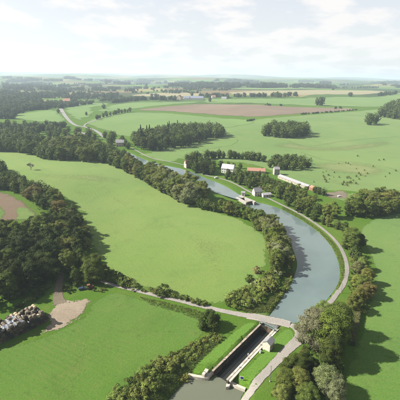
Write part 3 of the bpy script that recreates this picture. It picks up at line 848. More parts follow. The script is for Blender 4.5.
# ------------------------------------------------------------------ buildings
def house(name, label, loc, rz, w, d, h, rh, wall, roof, cat='house', wins=3, chim=True, storeys=1, hip=0.0, gable_wall=True, over=0.35, door=True, tiles=False):
    """walls with gables, pitched roof (ridge along x), windows and a door on both long sides"""
    e = empty(name, loc, rz); tag(e, label, cat)
    x, y = w/2, d/2
    wb = MB().poly([(-x,-y,-0.6),(x,-y,-0.6),(x,y,-0.6),(-x,y,-0.6),(-x,-y,h),(x,-y,h),(x,y,h),(-x,y,h),(-x+hip,0,h+rh-0.05),(x-hip,0,h+rh-0.05)],
                   [(0,1,5,4),(2,3,7,6),(1,2,6,9,5) if hip == 0 else (1,2,6,5),(3,0,4,8,7) if hip == 0 else (3,0,4,7),(3,2,1,0)])
    wb.build('wall', wall, e)
    o = over; s = rh/y; t = 0.16
    r = MB()
    if hip == 0:
        for sg in (-1, 1):
            a = [(-x-o, sg*(y+o), h-o*s), (x+o, sg*(y+o), h-o*s), (x+o, 0, h+rh), (-x-o, 0, h+rh)]
            r.poly(a + [(p, q, z+t) for p, q, z in a], [(0,1,2,3),(4,5,6,7),(0,1,5,4),(1,2,6,5),(2,3,7,6),(3,0,4,7)])
    else:
        a = [(-x-o,-y-o,h-0.05),(x+o,-y-o,h-0.05),(x+o,y+o,h-0.05),(-x-o,y+o,h-0.05),(-x+hip,0,h+rh),(x-hip,0,h+rh)]
        r.poly(a, [(0,1,5,4),(2,3,4,5),(1,2,5),(3,0,4),(3,2,1,0)])
    ro = r.build('roof', roof, e)
    if tiles:
        nrow = max(3, int(math.hypot(y+o, rh)/0.42))
        for sg in (-1, 1):
            for i in range(nrow):
                f0 = i/nrow
                yy = (y+o)*(1-f0); zz = (h-o*s) + (rh+o*s)*f0 + t + 0.012
                MB().box((0, sg*yy*0.985, zz), (w+2*o, 0.07, 0.03)).build('tile_course', roof, ro)
    if chim:
        MB().box((x*0.6, 0, h+rh+0.35), (0.9, 0.6, 1.5)).build('chimney', M['brick'], ro)
        MB().box((x*0.6, 0, h+rh+1.14), (1.05, 0.75, 0.1)).build('chimney_cap', M['concrete'], ro)
    ww, wh = min(1.1, w/(wins*2+1)*1.1), 1.3
    sh = h/storeys
    if wins:
        for sg in (-1, 1):
            for st in range(storeys):
                for i in range(wins):
                    xx = -x + w*(i+0.5)/wins
                    zc = st*sh + sh*0.55
                    if door and st == 0 and i == wins//2:
                        MB().box((xx, sg*(y+0.02), 1.0), (1.0, 0.1, 2.05)).build('door', M['door'], e); continue
                    wn = MB().box((xx, sg*(y+0.005), zc), (ww, 0.08, wh)).build('window', M['glass'], e)
                    fr = MB()
                    for dx in (-ww/2, ww/2, 0): fr.box((xx+dx, sg*(y+0.035), zc), (0.09 if dx else 0.06, 0.08, wh+0.1))
                    for dz in (-wh/2, wh/2): fr.box((xx, sg*(y+0.033), zc+dz), (ww+0.1, 0.09, 0.1))
                    fr.build('window_frame', M['whitepaint'], wn)
    return e
def on(px, py, dz=0.0):
    q = P(px, py); return (float(q[0]), float(q[1]), gz(*q) + dz)

# lock hut
hq = on(268.2, 347.8)
hut = house('lock_hut', 'small cream hut with grey pitched roof on the lawn beside the near lock', (hq[0], hq[1], 0.0), ANG, 4.2, 3.6, 3.7, 1.2, M['render'], M['slate'], 'hut', wins=2, chim=False, over=0.22, tiles=True)
house('lock_keeper_house', 'cream house with grey slate roof on the towpath above the far lock', on(257, 195), 0.35, 8.5, 6.0, 4.6, 3.4, M['render'], M['slate'], wins=3, storeys=2)
house('shed', 'low pale grey shed joined beside the cream lock house', on(266, 196.3), 0.30, 9, 5.5, 2.6, 1.3, M['render'], M['sheetmetal'], 'shed', wins=3, chim=False)
house('lock_cabin', 'small white cabin at the head of the far lock', on(243, 195.2), -0.2, 3.6, 3.4, 3.2, 1.1, M['white'], M['slate'], 'cabin', wins=1, chim=False)
house('white_house', 'big white house with pale roof among trees behind the canal', on(228, 172.5), -0.35, 15, 9, 6.0, 4.6, M['white'], plain_mat('pale_roof', (0.66, 0.65, 0.64), 0.1, 1), wins=5, storeys=2)
house('red_roofed_house', 'long low house with orange tiled roof right of the white house', on(256, 172.5), -0.12, 22, 8, 3.0, 3.0, M['ochre'], M['tile'], wins=5)
house('tall_grey_house', 'narrow grey house at the end of the long shed', on(276, 174.5), 0.1, 6.5, 6.5, 7.5, 2.4, M['concrete'], M['slate'], wins=2, storeys=2)
# long shed: from pixel line
a, b = P(279, 177.5), P(310.5, 189.5)
c = (a+b)/2; L = float(np.linalg.norm(b-a)); rz = math.atan2(*(b-a)[::-1])
house('long_shed', 'very long low shed with grey sheet roof and pale wall below the wooded knoll', (float(c[0]), float(c[1]), gz(*c)), rz, L*0.93, 7, 3.0, 1.4, M['shedwall'], M['sheetmetal'], 'shed', wins=9, chim=False)
house('brick_annex', 'small red brick annex at the lower end of the long shed', on(313, 190), rz, 6, 6, 3.2, 1.4, M['brick'], M['tile'], 'annex', wins=1, chim=False)
house('dark_roofed_house', 'house with dark slate roof alone among trees behind the pale meadow', on(36, 149), 0.3, 13, 9, 4, 5.2, M['render'], M['darkslate'], wins=3)
house('roadside_house', 'white house below the far road in the wooded belt', on(82, 137.5), -0.1, 13, 9, 5.5, 4, M['white'], M['slate'], wins=3, storeys=2)
house('pink_house', 'pink rendered house with pale roof where the wooded belt meets the far canal', on(120, 146), 0.25, 13, 9, 6.5, 4.5, M['pink'], M['sheetmetal'], wins=3, storeys=2)
house('tower_house', 'narrow pinkish house with orange roof at the end of the dark tree clump', on(187.5, 167.5), 0.5, 7, 7, 6.5, 4.0, M['pink'], M['tile'], wins=2, storeys=2)
house('orange_house', 'small orange rendered house on the skyline of the far hillside road', on(67, 103.2), 0.1, 26, 18, 9, 9, M['ochre'], M['tile'], wins=3)
# far farm
house('farm_barn', 'long far barn with blue grey roof above the ploughed field', on(196, 99.8), 0.03, 62, 26, 8, 8, M['white'], M['blueroof'], 'barn', wins=5, chim=False)
house('farm_barn', 'shorter far barn with blue grey roof at the left of the farm', on(186.5, 99.8), 0.1, 24, 20, 8, 7, M['white'], M['blueroof'], 'barn', wins=2, chim=False)
house('farmhouse', 'cream gabled farmhouse beside the trees left of the blue roofed barns', on(179.5, 99.7), 1.3, 24, 18, 10, 9, M['ochre'], M['tile'], wins=2)
house('farm_cottage', 'far cottage with red roof under the trees right of the farm', on(213.5, 98.2), 0.2, 18, 13, 7, 6, M['white'], M['tile'], wins=2)
house('farm_cottage', 'far white cottage with grey roof at the right end of the farm', on(224, 99.3), -0.2, 22, 13, 6, 5, M['white'], M['slate'], wins=2)

# ------------------------------------------------------------------ foliage meshes
def add_tint(me, tint):
    a = me.attributes.new('tint', 'FLOAT', 'POINT'); a.data.foreach_set('value', np.asarray(tint, dtype=np.float32))

def leaves(centers, normals, size, tint, rg):
    k = len(centers)
    nrm = normals / (np.linalg.norm(normals, axis=1)[:, None] + 1e-9)
    r0 = rg.normal(size=(k, 3)); a = np.cross(nrm, r0); a /= np.linalg.norm(a, axis=1)[:, None] + 1e-9
    b = np.cross(nrm, a)
    s = size[:, None]
    asp = rg.uniform(0.55, 1.0, (k, 1))
    V = np.stack([centers - a*s - b*s*asp*0.4, centers + b*s*-asp + a*s*0.25, centers + a*s + b*s*asp*0.35, centers + b*s*asp - a*s*0.2], 1)
    V[:, 1] -= nrm*s*0.25; V[:, 3] -= nrm*s*0.25
    return V.reshape(-1, 3), np.arange(4*k).reshape(k, 4), np.repeat(tint, 4)

def blob(rad, seed, rg, amp=0.18):
    bm = bmesh.new(); bmesh.ops.create_icosphere(bm, subdivisions=2, radius=1.0)
    V = np.array([v.co for v in bm.verts]); F = np.array([[v.index for v in f.verts] for f in bm.faces]); bm.free()
    n_ = np.sin(V @ rg.normal(size=(3, 5))*2.2 + rg.uniform(0, 6, 5)).sum(1)/5
    return V*(1 + amp*n_)[:, None]*np.array(rad), F

def crown(name, seed, h, r, ncl, nl, ls, zc=0.53, rz=0.47, kind='round'):
    rg = np.random.default_rng(seed); Vs, Fs, Ts = [], [], []; off = 0
    C = np.array([0, 0, h*zc]); Rd = np.array([r, r, h*rz])
    lean = rg.normal(0, 0.12, 2)
    lob = rg.normal(size=(3, 6)); ph = rg.uniform(0, 6.3, 6)
    for i in range(ncl):
        d = rg.normal(size=3); d /= np.linalg.norm(d)
        if d[2] < -0.8: d[2] *= -0.6; d /= np.linalg.norm(d)
        env = 1 + 0.3*np.sin(d @ lob*2.0 + ph).sum()/2.4
        rad = rg.uniform(0.62, 0.92)*env
        if kind == 'cone':
            zf = rg.uniform(0.0, 1.0)**1.3; th = rg.uniform(0, 2*math.pi)
            wdt = (1-zf)**0.8*r*rg.uniform(0.55, 1.0)
            c = np.array([math.cos(th)*wdt, math.sin(th)*wdt, h*(0.12+0.74*zf)]); cr_ = r*(0.16 + 0.3*(1-zf))
            out = np.array([math.cos(th), math.sin(th), 0.5])
        else:
            c = C + d*Rd*rad; c[:2] += lean*(c[2]-C[2])
            cr_ = r*rg.uniform(0.2, 0.38)
            out = d
        k = int(nl*rg.uniform(0.7, 1.3))
        e = rg.normal(size=(k, 3)); e /= np.linalg.norm(e, axis=1)[:, None]
        e[:, 2] = np.where(e[:, 2] < -0.3, -e[:, 2]*0.7, e[:, 2])
        pos = c + e*cr_*rg.uniform(0.55, 1.12, (k, 1))*np.array([1, 1, 0.82])
        nr = e*0.75 + out*0.35 + rg.normal(0, 0.42, (k, 3)) + np.array([0, 0, 0.15])
        tn_ = np.clip(rg.normal(0.5, 0.17) + rg.normal(0, 0.13, k), 0, 1)
        v, f, t_ = leaves(pos, nr, ls*rg.uniform(0.6, 1.25, k), tn_, rg)
        Vs.append(v); Fs.append(f+off); Ts.append(t_); off += len(v)
        bv, bf = blob((cr_*0.5, cr_*0.5, cr_*0.42), seed, rg)
        bv = bv + c; q = np.column_stack([bf, bf[:, 2]])
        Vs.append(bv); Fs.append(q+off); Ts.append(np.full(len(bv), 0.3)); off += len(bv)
    if kind == 'cone':                 # leader shoots along the axis
        for zf in np.linspace(0.25, 0.985, 14):
            c = np.array([0, 0, h*zf]); cr_ = r*(0.14 + 0.5*(1-zf)); k = int(nl*0.9)
            e = rg.normal(size=(k, 3)); e /= np.linalg.norm(e, axis=1)[:, None]
            v, f, t_ = leaves(c + e*cr_*rg.uniform(.3, 1.0, (k, 1))*np.array([1, 1, 1.3]), e + rg.normal(0, .4, (k, 3)), ls*rg.uniform(.6, 1.1, k), np.clip(rg.normal(.45, .18, k), 0, 1), rg)
            Vs.append(v); Fs.append(f+off); Ts.append(t_); off += len(v)
    if kind == 'round':                # low skirt of twigs and saplings round the foot
        for i in range(13):
            th = rg.uniform(0, 2*math.pi); c = np.array([math.cos(th)*r*rg.uniform(.3, .72), math.sin(th)*r*rg.uniform(.3, .72), h*rg.uniform(.05, .18)]); cr_ = r*rg.uniform(.2, .32)
            k = int(nl*0.6); e = rg.normal(size=(k, 3)); e /= np.linalg.norm(e, axis=1)[:, None]; e[:, 2] = np.abs(e[:, 2])
            v, f, t_ = leaves(c + e*cr_*rg.uniform(.5, 1.1, (k, 1)), e + rg.normal(0, .4, (k, 3)), ls*rg.uniform(.6, 1.2, k), np.clip(rg.normal(.45, .18, k), 0, 1), rg)
            Vs.append(v); Fs.append(f+off); Ts.append(t_); off += len(v)
            bv, bf = blob((cr_*.6, cr_*.6, cr_*.6), seed, rg); bv = bv + c
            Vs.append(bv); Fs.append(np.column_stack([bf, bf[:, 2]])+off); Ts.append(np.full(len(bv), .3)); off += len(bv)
    # stray leaves loosen the outline
    k = ncl*10
    d = rg.normal(size=(k, 3)); d /= np.linalg.norm(d, axis=1)[:, None]; d[:, 2] = np.abs(d[:, 2])*0.9 - 0.15
    if kind != 'cone':
        pos = C + d*Rd*rg.uniform(0.85, 1.2, (k, 1))
        v, f, t_ = leaves(pos, d + rg.normal(0, 0.5, (k, 3)), ls*rg.uniform(0.5, 1, k), rg.uniform(0.3, 0.8, k), rg)
        Vs.append(v); Fs.append(f+off); Ts.append(t_); off += len(v)
    V = np.vstack(Vs)
    if kind != 'bush': V[:, 2] = np.maximum(V[:, 2], -0.03*h)
    else: V[:, 2] = np.maximum(V[:, 2], -0.15)
    F4 = np.vstack(Fs)
    # triangles were padded to quads: split them out
    tri = F4[:, 2] == F4[:, 3]
    me = bpy.data.meshes.new(name)
    loops = np.concatenate([F4[~tri].ravel(), F4[tri][:, :3].ravel()]).astype(np.int32)
    nq, n3 = int((~tri).sum()), int(tri.sum())
    me.vertices.add(len(V)); me.vertices.foreach_set('co', V.astype(np.float32).ravel())
    me.loops.add(len(loops)); me.loops.foreach_set('vertex_index', loops)
    me.polygons.add(nq+n3)
    me.polygons.foreach_set('loop_start', np.concatenate([np.arange(nq)*4, nq*4 + np.arange(n3)*3]).astype(np.int32))
    me.polygons.foreach_set('use_smooth', np.concatenate([np.zeros(nq, bool), np.ones(n3, bool)]))
    me.update(calc_edges=True)
    add_tint(me, np.concatenate(Ts))
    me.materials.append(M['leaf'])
    return me

def trunk_mesh(name, seed, h, r0, limbs=5, reach=0.3):
    rg = random.Random(seed); m = MB()
    pts = [Vector((0, 0, -0.5))]
    for i in range(4):
        pts.append(Vector((rg.uniform(-.02, .02)*h*(i+1)*0.4, rg.uniform(-.02, .02)*h*(i+1)*0.4, h*0.2*(i+1))))
    for i in range(4): m.tube(pts[i], pts[i+1], r0*(1-0.22*i), r0*(1-0.22*(i+1)), 7, cap=(i in (0, 3)))
    for k in range(limbs):
        a = 2*math.pi*k/limbs + rg.uniform(-.4, .4); z = h*rg.uniform(0.25, 0.5)
        s = Vector((0, 0, z)); e = Vector((math.cos(a)*h*reach*rg.uniform(.7, 1), math.sin(a)*h*reach*rg.uniform(.7, 1), z + h*rg.uniform(.15, .35)))
        mdl = s.lerp(e, .5) + Vector((0, 0, -h*0.02)); m.tube(s, mdl, r0*.45, r0*.3, 5, False); m.tube(mdl, e, r0*.3, r0*.1, 5, True)
    me = m.mesh(name); me.materials.append(M['bark']); return me

# prototypes with a reference height of 10 m (scaled per tree)
ROUND = [crown('crown', 100+i, 10, [3.6, 4.2, 3.2, 4.6, 3.8, 3.4, 4.0, 3.0][i], [54, 64, 48, 70, 56, 50, 60, 46][i], 165, 0.17, [.53, .5, .55, .48, .53, .56, .5, .54][i], [.47, .44, .47, .42, .45, .46, .43, .48][i]) for i in range(8)]
TALL = [crown('crown', 200+i, 10, [2.5, 2.8, 2.3][i], [42, 46, 38][i], 145, 0.175, 0.53, 0.48) for i in range(3)]
CONE = [crown('crown', 300+i, 10, [1.9, 2.2][i], 46, 60, 0.2, kind='cone') for i in range(2)]
AIRY = [crown('crown', 400+i, 10, [3.4, 3.9][i], 36, 64, 0.22) for i in range(2)]
BIG = [crown('crown', 500+i, 10, [3.9, 3.5, 4.1][i], 105, 290, 0.112) for i in range(3)]
BUSH = [crown('crown', 600+i, 2.4, [1.5, 1.8, 1.4, 2.0][i], 14, 70, 0.15, 0.42, 0.5, kind='bush') for i in range(4)]
TRUNK = [trunk_mesh('trunk', 700+i, 10, 0.3) for i in range(3)]
CONET = trunk_mesh('trunk', 720, 10, 0.22, 0)
STEM = trunk_mesh('stem', 730, 1.6, 0.06, 4, 0.35)
PROTO = {'round': ROUND, 'tall': TALL, 'cone': CONE, 'airy': AIRY, 'big': BIG}

COLS = {'dark': (0.029, 0.044, 0.0088), 'deep': (0.051, 0.075, 0.0145), 'mid': (0.09, 0.122, 0.024), 'olive': (0.114, 0.13, 0.031), 'yellow': (0.16, 0.162, 0.038),
        'light': (0.134, 0.172, 0.039), 'willow': (0.138, 0.16, 0.072), 'brown': (0.124, 0.114, 0.04), 'rust': (0.13, 0.096, 0.04), 'grey': (0.126, 0.128, 0.07), 'fir': (0.032, 0.048, 0.016)}
CWORD = {'dark': 'dark green', 'deep': 'deep green', 'mid': 'mid green', 'olive': 'olive green', 'yellow': 'yellowish', 'light': 'light green', 'willow': 'grey green', 'brown': 'brownish', 'rust': 'rusty brown', 'grey': 'greyish', 'fir': 'blackish green'}

TREES = []      # wishes: dict(x, y, h, wide, color, kind, group, place)
def wish(q, h, color, kind, group, place, wide=1.0, name='tree', label=None):
    TREES.append(dict(q=np.asarray(q, float), h=h, wide=wide, c=color, kind=kind, g=group, place=place, name=name, label=label))

def fill(px, gap, hs, colors, kinds, group, place, wide=(0.9, 1.15), name='broadleaf_tree', avoid=()):
    poly = ccw(PP(px)); lo, hi = poly.min(0), poly.max(0); got = []
    for _ in range(int(30*(hi[0]-lo[0])*(hi[1]-lo[1])/gap**2) + 60):
        q = rng.uniform(lo, hi)
        if not inside(poly, q[None])[0]: continue
        if got and np.min(np.linalg.norm(np.array(got)-q, axis=1)) < gap: continue
        if any(np.linalg.norm(q-a_) < ar for a_, ar in avoid): continue
        got.append(q)
    for q in got:
        wish(q, random.uniform(*hs), random.choice(colors), random.choice(kinds), group, place, random.uniform(*wide), name)

def row(px, gap, hs, colors, kinds, group, place, jit=1.0, wide=(0.9, 1.15), name='broadleaf_tree'):
    c = densify(catmull(PP(px), 4, False), 0.5, False); d = np.concatenate([[0], np.cumsum(np.linalg.norm(np.diff(c, axis=0), axis=1))])
    s = 0.0
    while s <= d[-1]:
        q = np.array([np.interp(s, d, c[:, 0]), np.interp(s, d, c[:, 1])]) + rng.normal(0, jit, 2)
        wish(q, random.uniform(*hs), random.choice(colors), random.choice(kinds), group, place, random.uniform(*wide), name)
        s += gap*random.uniform(0.75, 1.3)

RD = ['round', 'round', 'round', 'tall']
# big near trees by the lock
G = 'trees by the near lock'
for px, py, h, w_, c_, k_, lab in (
    (330, 353, 21, 0.88, 'mid', 'big', 'tallest mid green tree in the clump right of the near lock'),
    (313, 345, 17, 1.0, 'grey', 'big', 'greyish brown crowned tree nearest the bridge right of the near lock'),
    (334, 334, 17, 0.88, 'mid', 'big', 'mid green tree behind the tallest tree right of the near lock'),
    (330, 366, 15, 0.88, 'deep', 'big', 'deep green tree in front of the tallest tree right of the lock'),
    (322, 328, 12, 1.0, 'light', 'big', 'light green tree at the canal edge behind the greyish brown crowned tree'),
    (324, 392, 11.5, 1.1, 'willow', 'big', 'grey green willow at the bottom edge right of the lock road'),
    (333, 398, 9, 1.0, 'willow', 'big', 'smaller grey green willow at the right end of the bottom thicket'),
    (293, 375, 9.5, 1.05, 'deep', 'big', 'deep green tree of the roadside thicket opposite the lock hut'),
    (287, 388, 8.5, 1.1, 'mid', 'big', 'mid green tree of the roadside thicket behind the lamp post'),
    (300, 390, 9.5, 1.0, 'olive', 'big', 'taller olive tree in the middle of the roadside thicket'),
    (281, 402, 7.0, 1.1, 'light', 'big', 'light green bushy tree at the bottom edge of the roadside thicket'),
    (307, 405, 8.0, 1.1, 'mid', 'big', 'mid green tree at the bottom edge between thicket and willow'),
    (306, 372, 8.0, 1.0, 'dark', 'big', 'dark green tree between the roadside thicket and the tallest tree')):
    wish(P(px, py), h, c_, k_, G, None, w_, 'broadleaf_tree', lab)
# belt right of the towpath
G = 'trees right of the towpath'
for px, py, h, c_, lab in (
    (350, 249, 14, 'mid', 'big mid green tree on the outer side of the towpath bend'),
    (358, 250, 12, 'deep', 'deep green tree at the right of the big towpath bend tree'),
    (357, 262, 8, 'olive', 'low olive tree below the big towpath bend tree'),
    (357, 275, 9, 'willow', 'grey green tree midway down the towpath belt'),
    (366, 284, 10, 'olive', 'olive tree leaning over the right field midway down the towpath belt'),
    (356, 289, 8, 'light', 'light green small tree beside the lower towpath pole'),
    (367, 298, 9, 'brown', 'brownish tree at the right field edge above the trimmed hedge'),
    (358, 303, 9, 'olive', 'olive tree between towpath and trimmed hedge'),
    (351, 312, 9, 'olive', 'olive tree at the top end of the trimmed hedge'),
    (354, 257, 9, 'mid', 'mid green tree squeezed between big bend tree and low olive tree'),
    (361, 270, 9, 'light', 'light green tree at the field side midway down the towpath belt'),
    (363, 292, 9, 'mid', 'mid green tree between the olive and brownish trees of the towpath belt'),
    (349, 240, 10, 'light', 'light green tree directly above the big towpath bend tree'),
    (344, 232, 9, 'yellow', 'yellowish small tree at the top of the towpath bend'),
    (337, 229, 8, 'light', 'light green small tree where the towpath leaves the right hand wood')):
    wish(P(px, py), h, c_, 'big', G, None, 1.05, 'broadleaf_tree', lab)
fill([(345, 216), (372, 218), (405, 212), (425, 210), (425, 198), (395, 201), (352, 205)], 6.5, (13, 17), ['mid', 'deep', 'olive', 'light', 'deep'], RD, 'trees of the right hand wood', 'wood topping the right field')
row([(288, 206), (300, 212), (312, 219), (324, 226), (332, 229)], 6.0, (7, 12), ['mid', 'light', 'olive', 'deep'], RD, 'trees above the towpath', 'lower row above the towpath')
row([(290, 200), (302, 206), (316, 213), (332, 217), (342, 219)], 6.5, (9, 14), ['light', 'mid', 'mid', 'olive'], RD, 'trees above the towpath', 'upper row above the towpath')
# canal inner belt
row([(146, 181), (156, 187), (168, 194), (180, 200), (192, 206)], 6.0, (18, 22), ['mid', 'deep', 'willow', 'mid', 'olive'], RD, 'trees between meadow and canal', 'meadow side of upper canal belt')
row([(150, 178), (162, 183), (176, 190), (192, 197), (204, 202)], 5.6, (18, 22), ['mid', 'willow', 'olive', 'light'], RD, 'trees between meadow and canal', 'water side of upper canal belt')
row([(198, 208), (212, 211), (226, 213.5), (238, 216), (246, 219)], 4.6, (9.5, 13), ['olive', 'mid', 'deep', 'light', 'mid', 'yellow'], RD, 'trees between meadow and canal', 'belt opposite the far lock cabin')
row([(250, 221), (258, 226), (265, 233), (270, 243), (276, 254), (279, 265), (274, 274)], 5.0, (11, 15), ['olive', 'willow', 'mid', 'mid', 'willow', 'deep'], RD, 'trees between meadow and canal', 'belt inside the canal bend')
row([(262, 222), (272, 229), (279, 238), (284, 249), (287.5, 260), (285, 271)], 5.0, (8.5, 12), ['mid', 'olive', 'deep', 'willow'], RD, 'trees between meadow and canal', 'water side of canal bend belt')
# dark wood on the left
TRK = [(P(60, 296), 6), (P(58, 286), 6), (P(61, 275), 5), (P(52, 284), 5), (P(45, 288), 5), (P(90, 291), 7), (P(80, 292), 5)]
fill([(-35, 322), (8, 300), (28, 293), (46, 284), (58, 262), (62, 244), (45, 232), (10, 236), (-40, 240)], 7.2, (14, 18.5), ['dark', 'dark', 'dark', 'deep', 'mid'], RD, 'trees of the dark left wood', 'dark wood above the bale stack', avoid=TRK)
fill([(66, 276), (80, 270), (86, 250), (82, 236), (66, 226), (48, 230), (64, 246)], 7.0, (12, 16), ['dark', 'deep', 'deep', 'mid', 'olive'], RD, 'trees of the dark left wood', 'dark wood right of the farm track', avoid=TRK)
row([(79, 222), (83, 231), (86, 241), (88, 250)], 6.5, (8, 11), ['yellow', 'light', 'olive', 'light'], RD, 'pale trees at the meadow edge of the left wood', 'pale meadow edge of left wood', 0.6)
wish(P(97, 281), 14.5, 'mid', 'big', 'trees at the farm yard', None, 1.05, 'broadleaf_tree', 'round mid green tree standing over the orange tractor')
wish(P(77, 284), 10.5, 'deep', 'round', 'trees at the farm yard', None, 0.9, 'broadleaf_tree', 'added deep green tree between farm track and dark blue car')  # added tree, set here so its shadow falls on the tractor
wish(P(84, 266), 11, 'deep', 'round', 'trees at the farm yard', None, 1.0, 'broadleaf_tree', 'deep green tree behind the round tree over the tractor')
wish(P(104, 277), 9, 'olive', 'round', 'trees at the farm yard', None, 1.0, 'broadleaf_tree', 'olive tree at the right shoulder of the round yard tree')
wish(P(68, 221), 11.5, 'willow', 'airy', 'trees around the small ploughed corner', None, 1.1, 'willow_tree', 'pale grey green willow above the left wood beside the meadow')
wish(P(52, 217), 8, 'brown', 'round', 'trees around the small ploughed corner', None, 1.0, 'broadleaf_tree', 'brownish small tree at the right end of the small ploughed corner')
wish(P(74, 213), 8, 'mid', 'round', 'trees around the small ploughed corner', None, 1.0, 'broadleaf_tree', 'small mid green tree right of the pale willow at the meadow edge')
fill([(-25, 188), (6, 190), (26, 198), (44, 209), (62, 214), (60, 203), (36, 190), (10, 182), (-25, 180)], 6.5, (10, 13.5), ['mid', 'olive', 'deep', 'deep', 'brown'], RD, 'trees around the small ploughed corner', 'clump behind the small ploughed corner')
row([(-2, 170), (6, 176)], 6, (12, 14), ['deep', 'dark'], RD, 'trees around the small ploughed corner', 'pair at the left photo edge')
# wooded belt behind the meadow
HS = [(P(a_, b_), 15) for a_, b_ in ((72, 124), (78, 128), (85, 130.5), (92, 133), (98, 137), (104, 141))] + [(P(36, 149), 13), (P(37, 155), 11), (P(82, 138), 12), (P(82, 143), 10), (P(120, 147), 11), (P(121, 152), 11), (P(118, 143), 9)]
fill([(-20, 151), (10, 152), (28, 155), (48, 160), (62, 161), (60, 150), (40, 142), (10, 138), (-20, 138)], 10, (14, 20), ['deep', 'dark', 'mid', 'deep'], RD, 'trees of the belt behind the meadow', 'left part of belt behind meadow', avoid=HS)
fill([(50, 161), (76, 161), (98, 162), (100, 152), (78, 146), (56, 149)], 10, (18, 24), ['mid', 'mid', 'deep', 'willow'], ['tall', 'round', 'tall'], 'trees of the belt behind the meadow', 'tall middle of belt behind meadow', avoid=HS)
fill([(98, 162), (112, 166), (126, 172), (141, 180), (144, 175), (128, 160), (110, 152), (100, 152)], 8.5, (11, 17), ['deep', 'mid', 'olive', 'yellow', 'deep'], RD, 'trees of the belt behind the meadow', 'right part of belt behind meadow', avoid=HS)
fill([(-20, 138), (20, 136), (50, 140), (80, 141), (110, 145), (128, 150), (132, 146), (110, 139), (80, 133), (40, 128), (-20, 126)], 19, (11, 18), ['mid', 'olive', 'mid', 'light', 'willow', 'deep'], RD, 'trees of the back belt', 'belt below the far road', avoid=HS)
# far canal: conifer wood
fill([(136, 148), (150, 151), (170, 150), (190, 146), (207, 140), (222, 137), (216, 132), (190, 132), (165, 135), (142, 141)], 12, (18, 24), ['dark', 'deep', 'deep', 'mid'], ['tall', 'round', 'tall'], 'trees of the wood beyond the far canal', 'long wood beyond the far canal')
row([(137, 143), (150, 138.5), (165, 136), (182, 133.5)], 11, (19, 30), ['fir', 'dark'], ['cone'], 'firs of the wood beyond the far canal', 'back row of firs of the long wood', 2, name='fir_tree')
row([(216, 136), (224, 135.5)], 14, (17, 20), ['deep', 'dark'], ['round'], 'trees of the wood beyond the far canal', 'round pair ending the long wood')
# copses on the right slope
fill([(263, 136), (285, 139), (308, 137.5), (304, 131), (272, 130)], 13, (20, 24), ['deep', 'mid', 'deep', 'dark'], ['round'], 'trees of the round copse', 'round copse on the open slope')
wish(P(369, 124.8), 30, 'deep', 'round', 'trees by the right edge wood', None, 1.1, 'broadleaf_tree', 'round lone tree left of the hillside wood at the right edge')
wish(P(375, 124.0), 27, 'dark', 'round', 'trees by the right edge wood', None, 1.0, 'broadleaf_tree', 'dark tree touching the round lone tree by the hillside wood')
fill([(379, 117), (400, 120), (430, 121), (430, 106), (392, 108)], 17, (26, 33), ['deep', 'mid', 'dark', 'olive'], ['round'], 'trees by the right edge wood', 'hillside wood at the right edge')
fill([(268, 168), (282, 171), (298, 171), (309, 168), (300, 161), (276, 160)], 8.5, (10, 13), ['deep', 'mid', 'dark', 'olive'], ['round'], 'trees of the knoll', 'wooded knoll behind the long shed')
row([(186, 161), (200, 160), (214, 158.5), (228, 158.5), (244, 159.5), (256, 161), (266, 162)], 6.2, (9, 14), ['mid', 'olive', 'light', 'mid', 'deep'], ['round'], 'hedgerow trees behind the white house', 'hedgerow behind the white house')
fill([(188, 171.5), (200, 173.5), (213, 175), (212, 168), (192, 165)], 7.5, (13, 17), ['dark', 'deep', 'dark'], RD, 'trees around the canal houses', 'dark clump on the far canal bank')
fill([(224, 179), (236, 183), (248, 189), (254, 186), (250, 178), (238, 176), (228, 176.3)], 7.2, (8, 11.5), ['mid', 'willow', 'olive', 'light', 'deep'], RD, 'trees around the canal houses', 'clump between white and lock houses', avoid=[(P(228, 174), 9)])
row([(262, 182), (270, 184.5), (279, 187.5), (287, 191)], 4.2, (7, 9), ['fir', 'dark'], ['cone'], 'firs below the long shed', 'row of firs below the long shed', 0.5, (1.0, 1.2), 'fir_tree')
fill([(276, 199), (286, 202), (296, 203), (304, 206), (302, 197), (290, 193), (280, 193)], 6.5, (9, 15), ['light', 'mid', 'yellow', 'mid'], RD, 'trees around the canal houses', 'pale clump below the long shed')
row([(284, 188.5), (292, 191.5), (301, 195), (309, 197)], 5.5, (5.5, 8), ['mid', 'olive', 'light', 'deep'], ['round'], 'trees around the canal houses', 'line in front of the long shed', 0.8)
row([(240, 175.5), (250, 176), (262, 177.5), (270, 179)], 5.5, (5, 7.5), ['mid', 'olive', 'deep'], ['round'], 'trees around the canal houses', 'line in front of orange roofed house', 0.8)
row([(314, 193), (320, 195), (328, 195)], 5.5, (7, 9), ['dark', 'deep'], ['round'], 'trees around the canal houses', 'dark row right of the brick annex')
row([(208, 167), (216, 167.5), (236, 168), (244, 170)], 9, (7, 10), ['deep', 'mid', 'dark'], ['round'], 'trees around the canal houses', 'garden trees beside the white house')
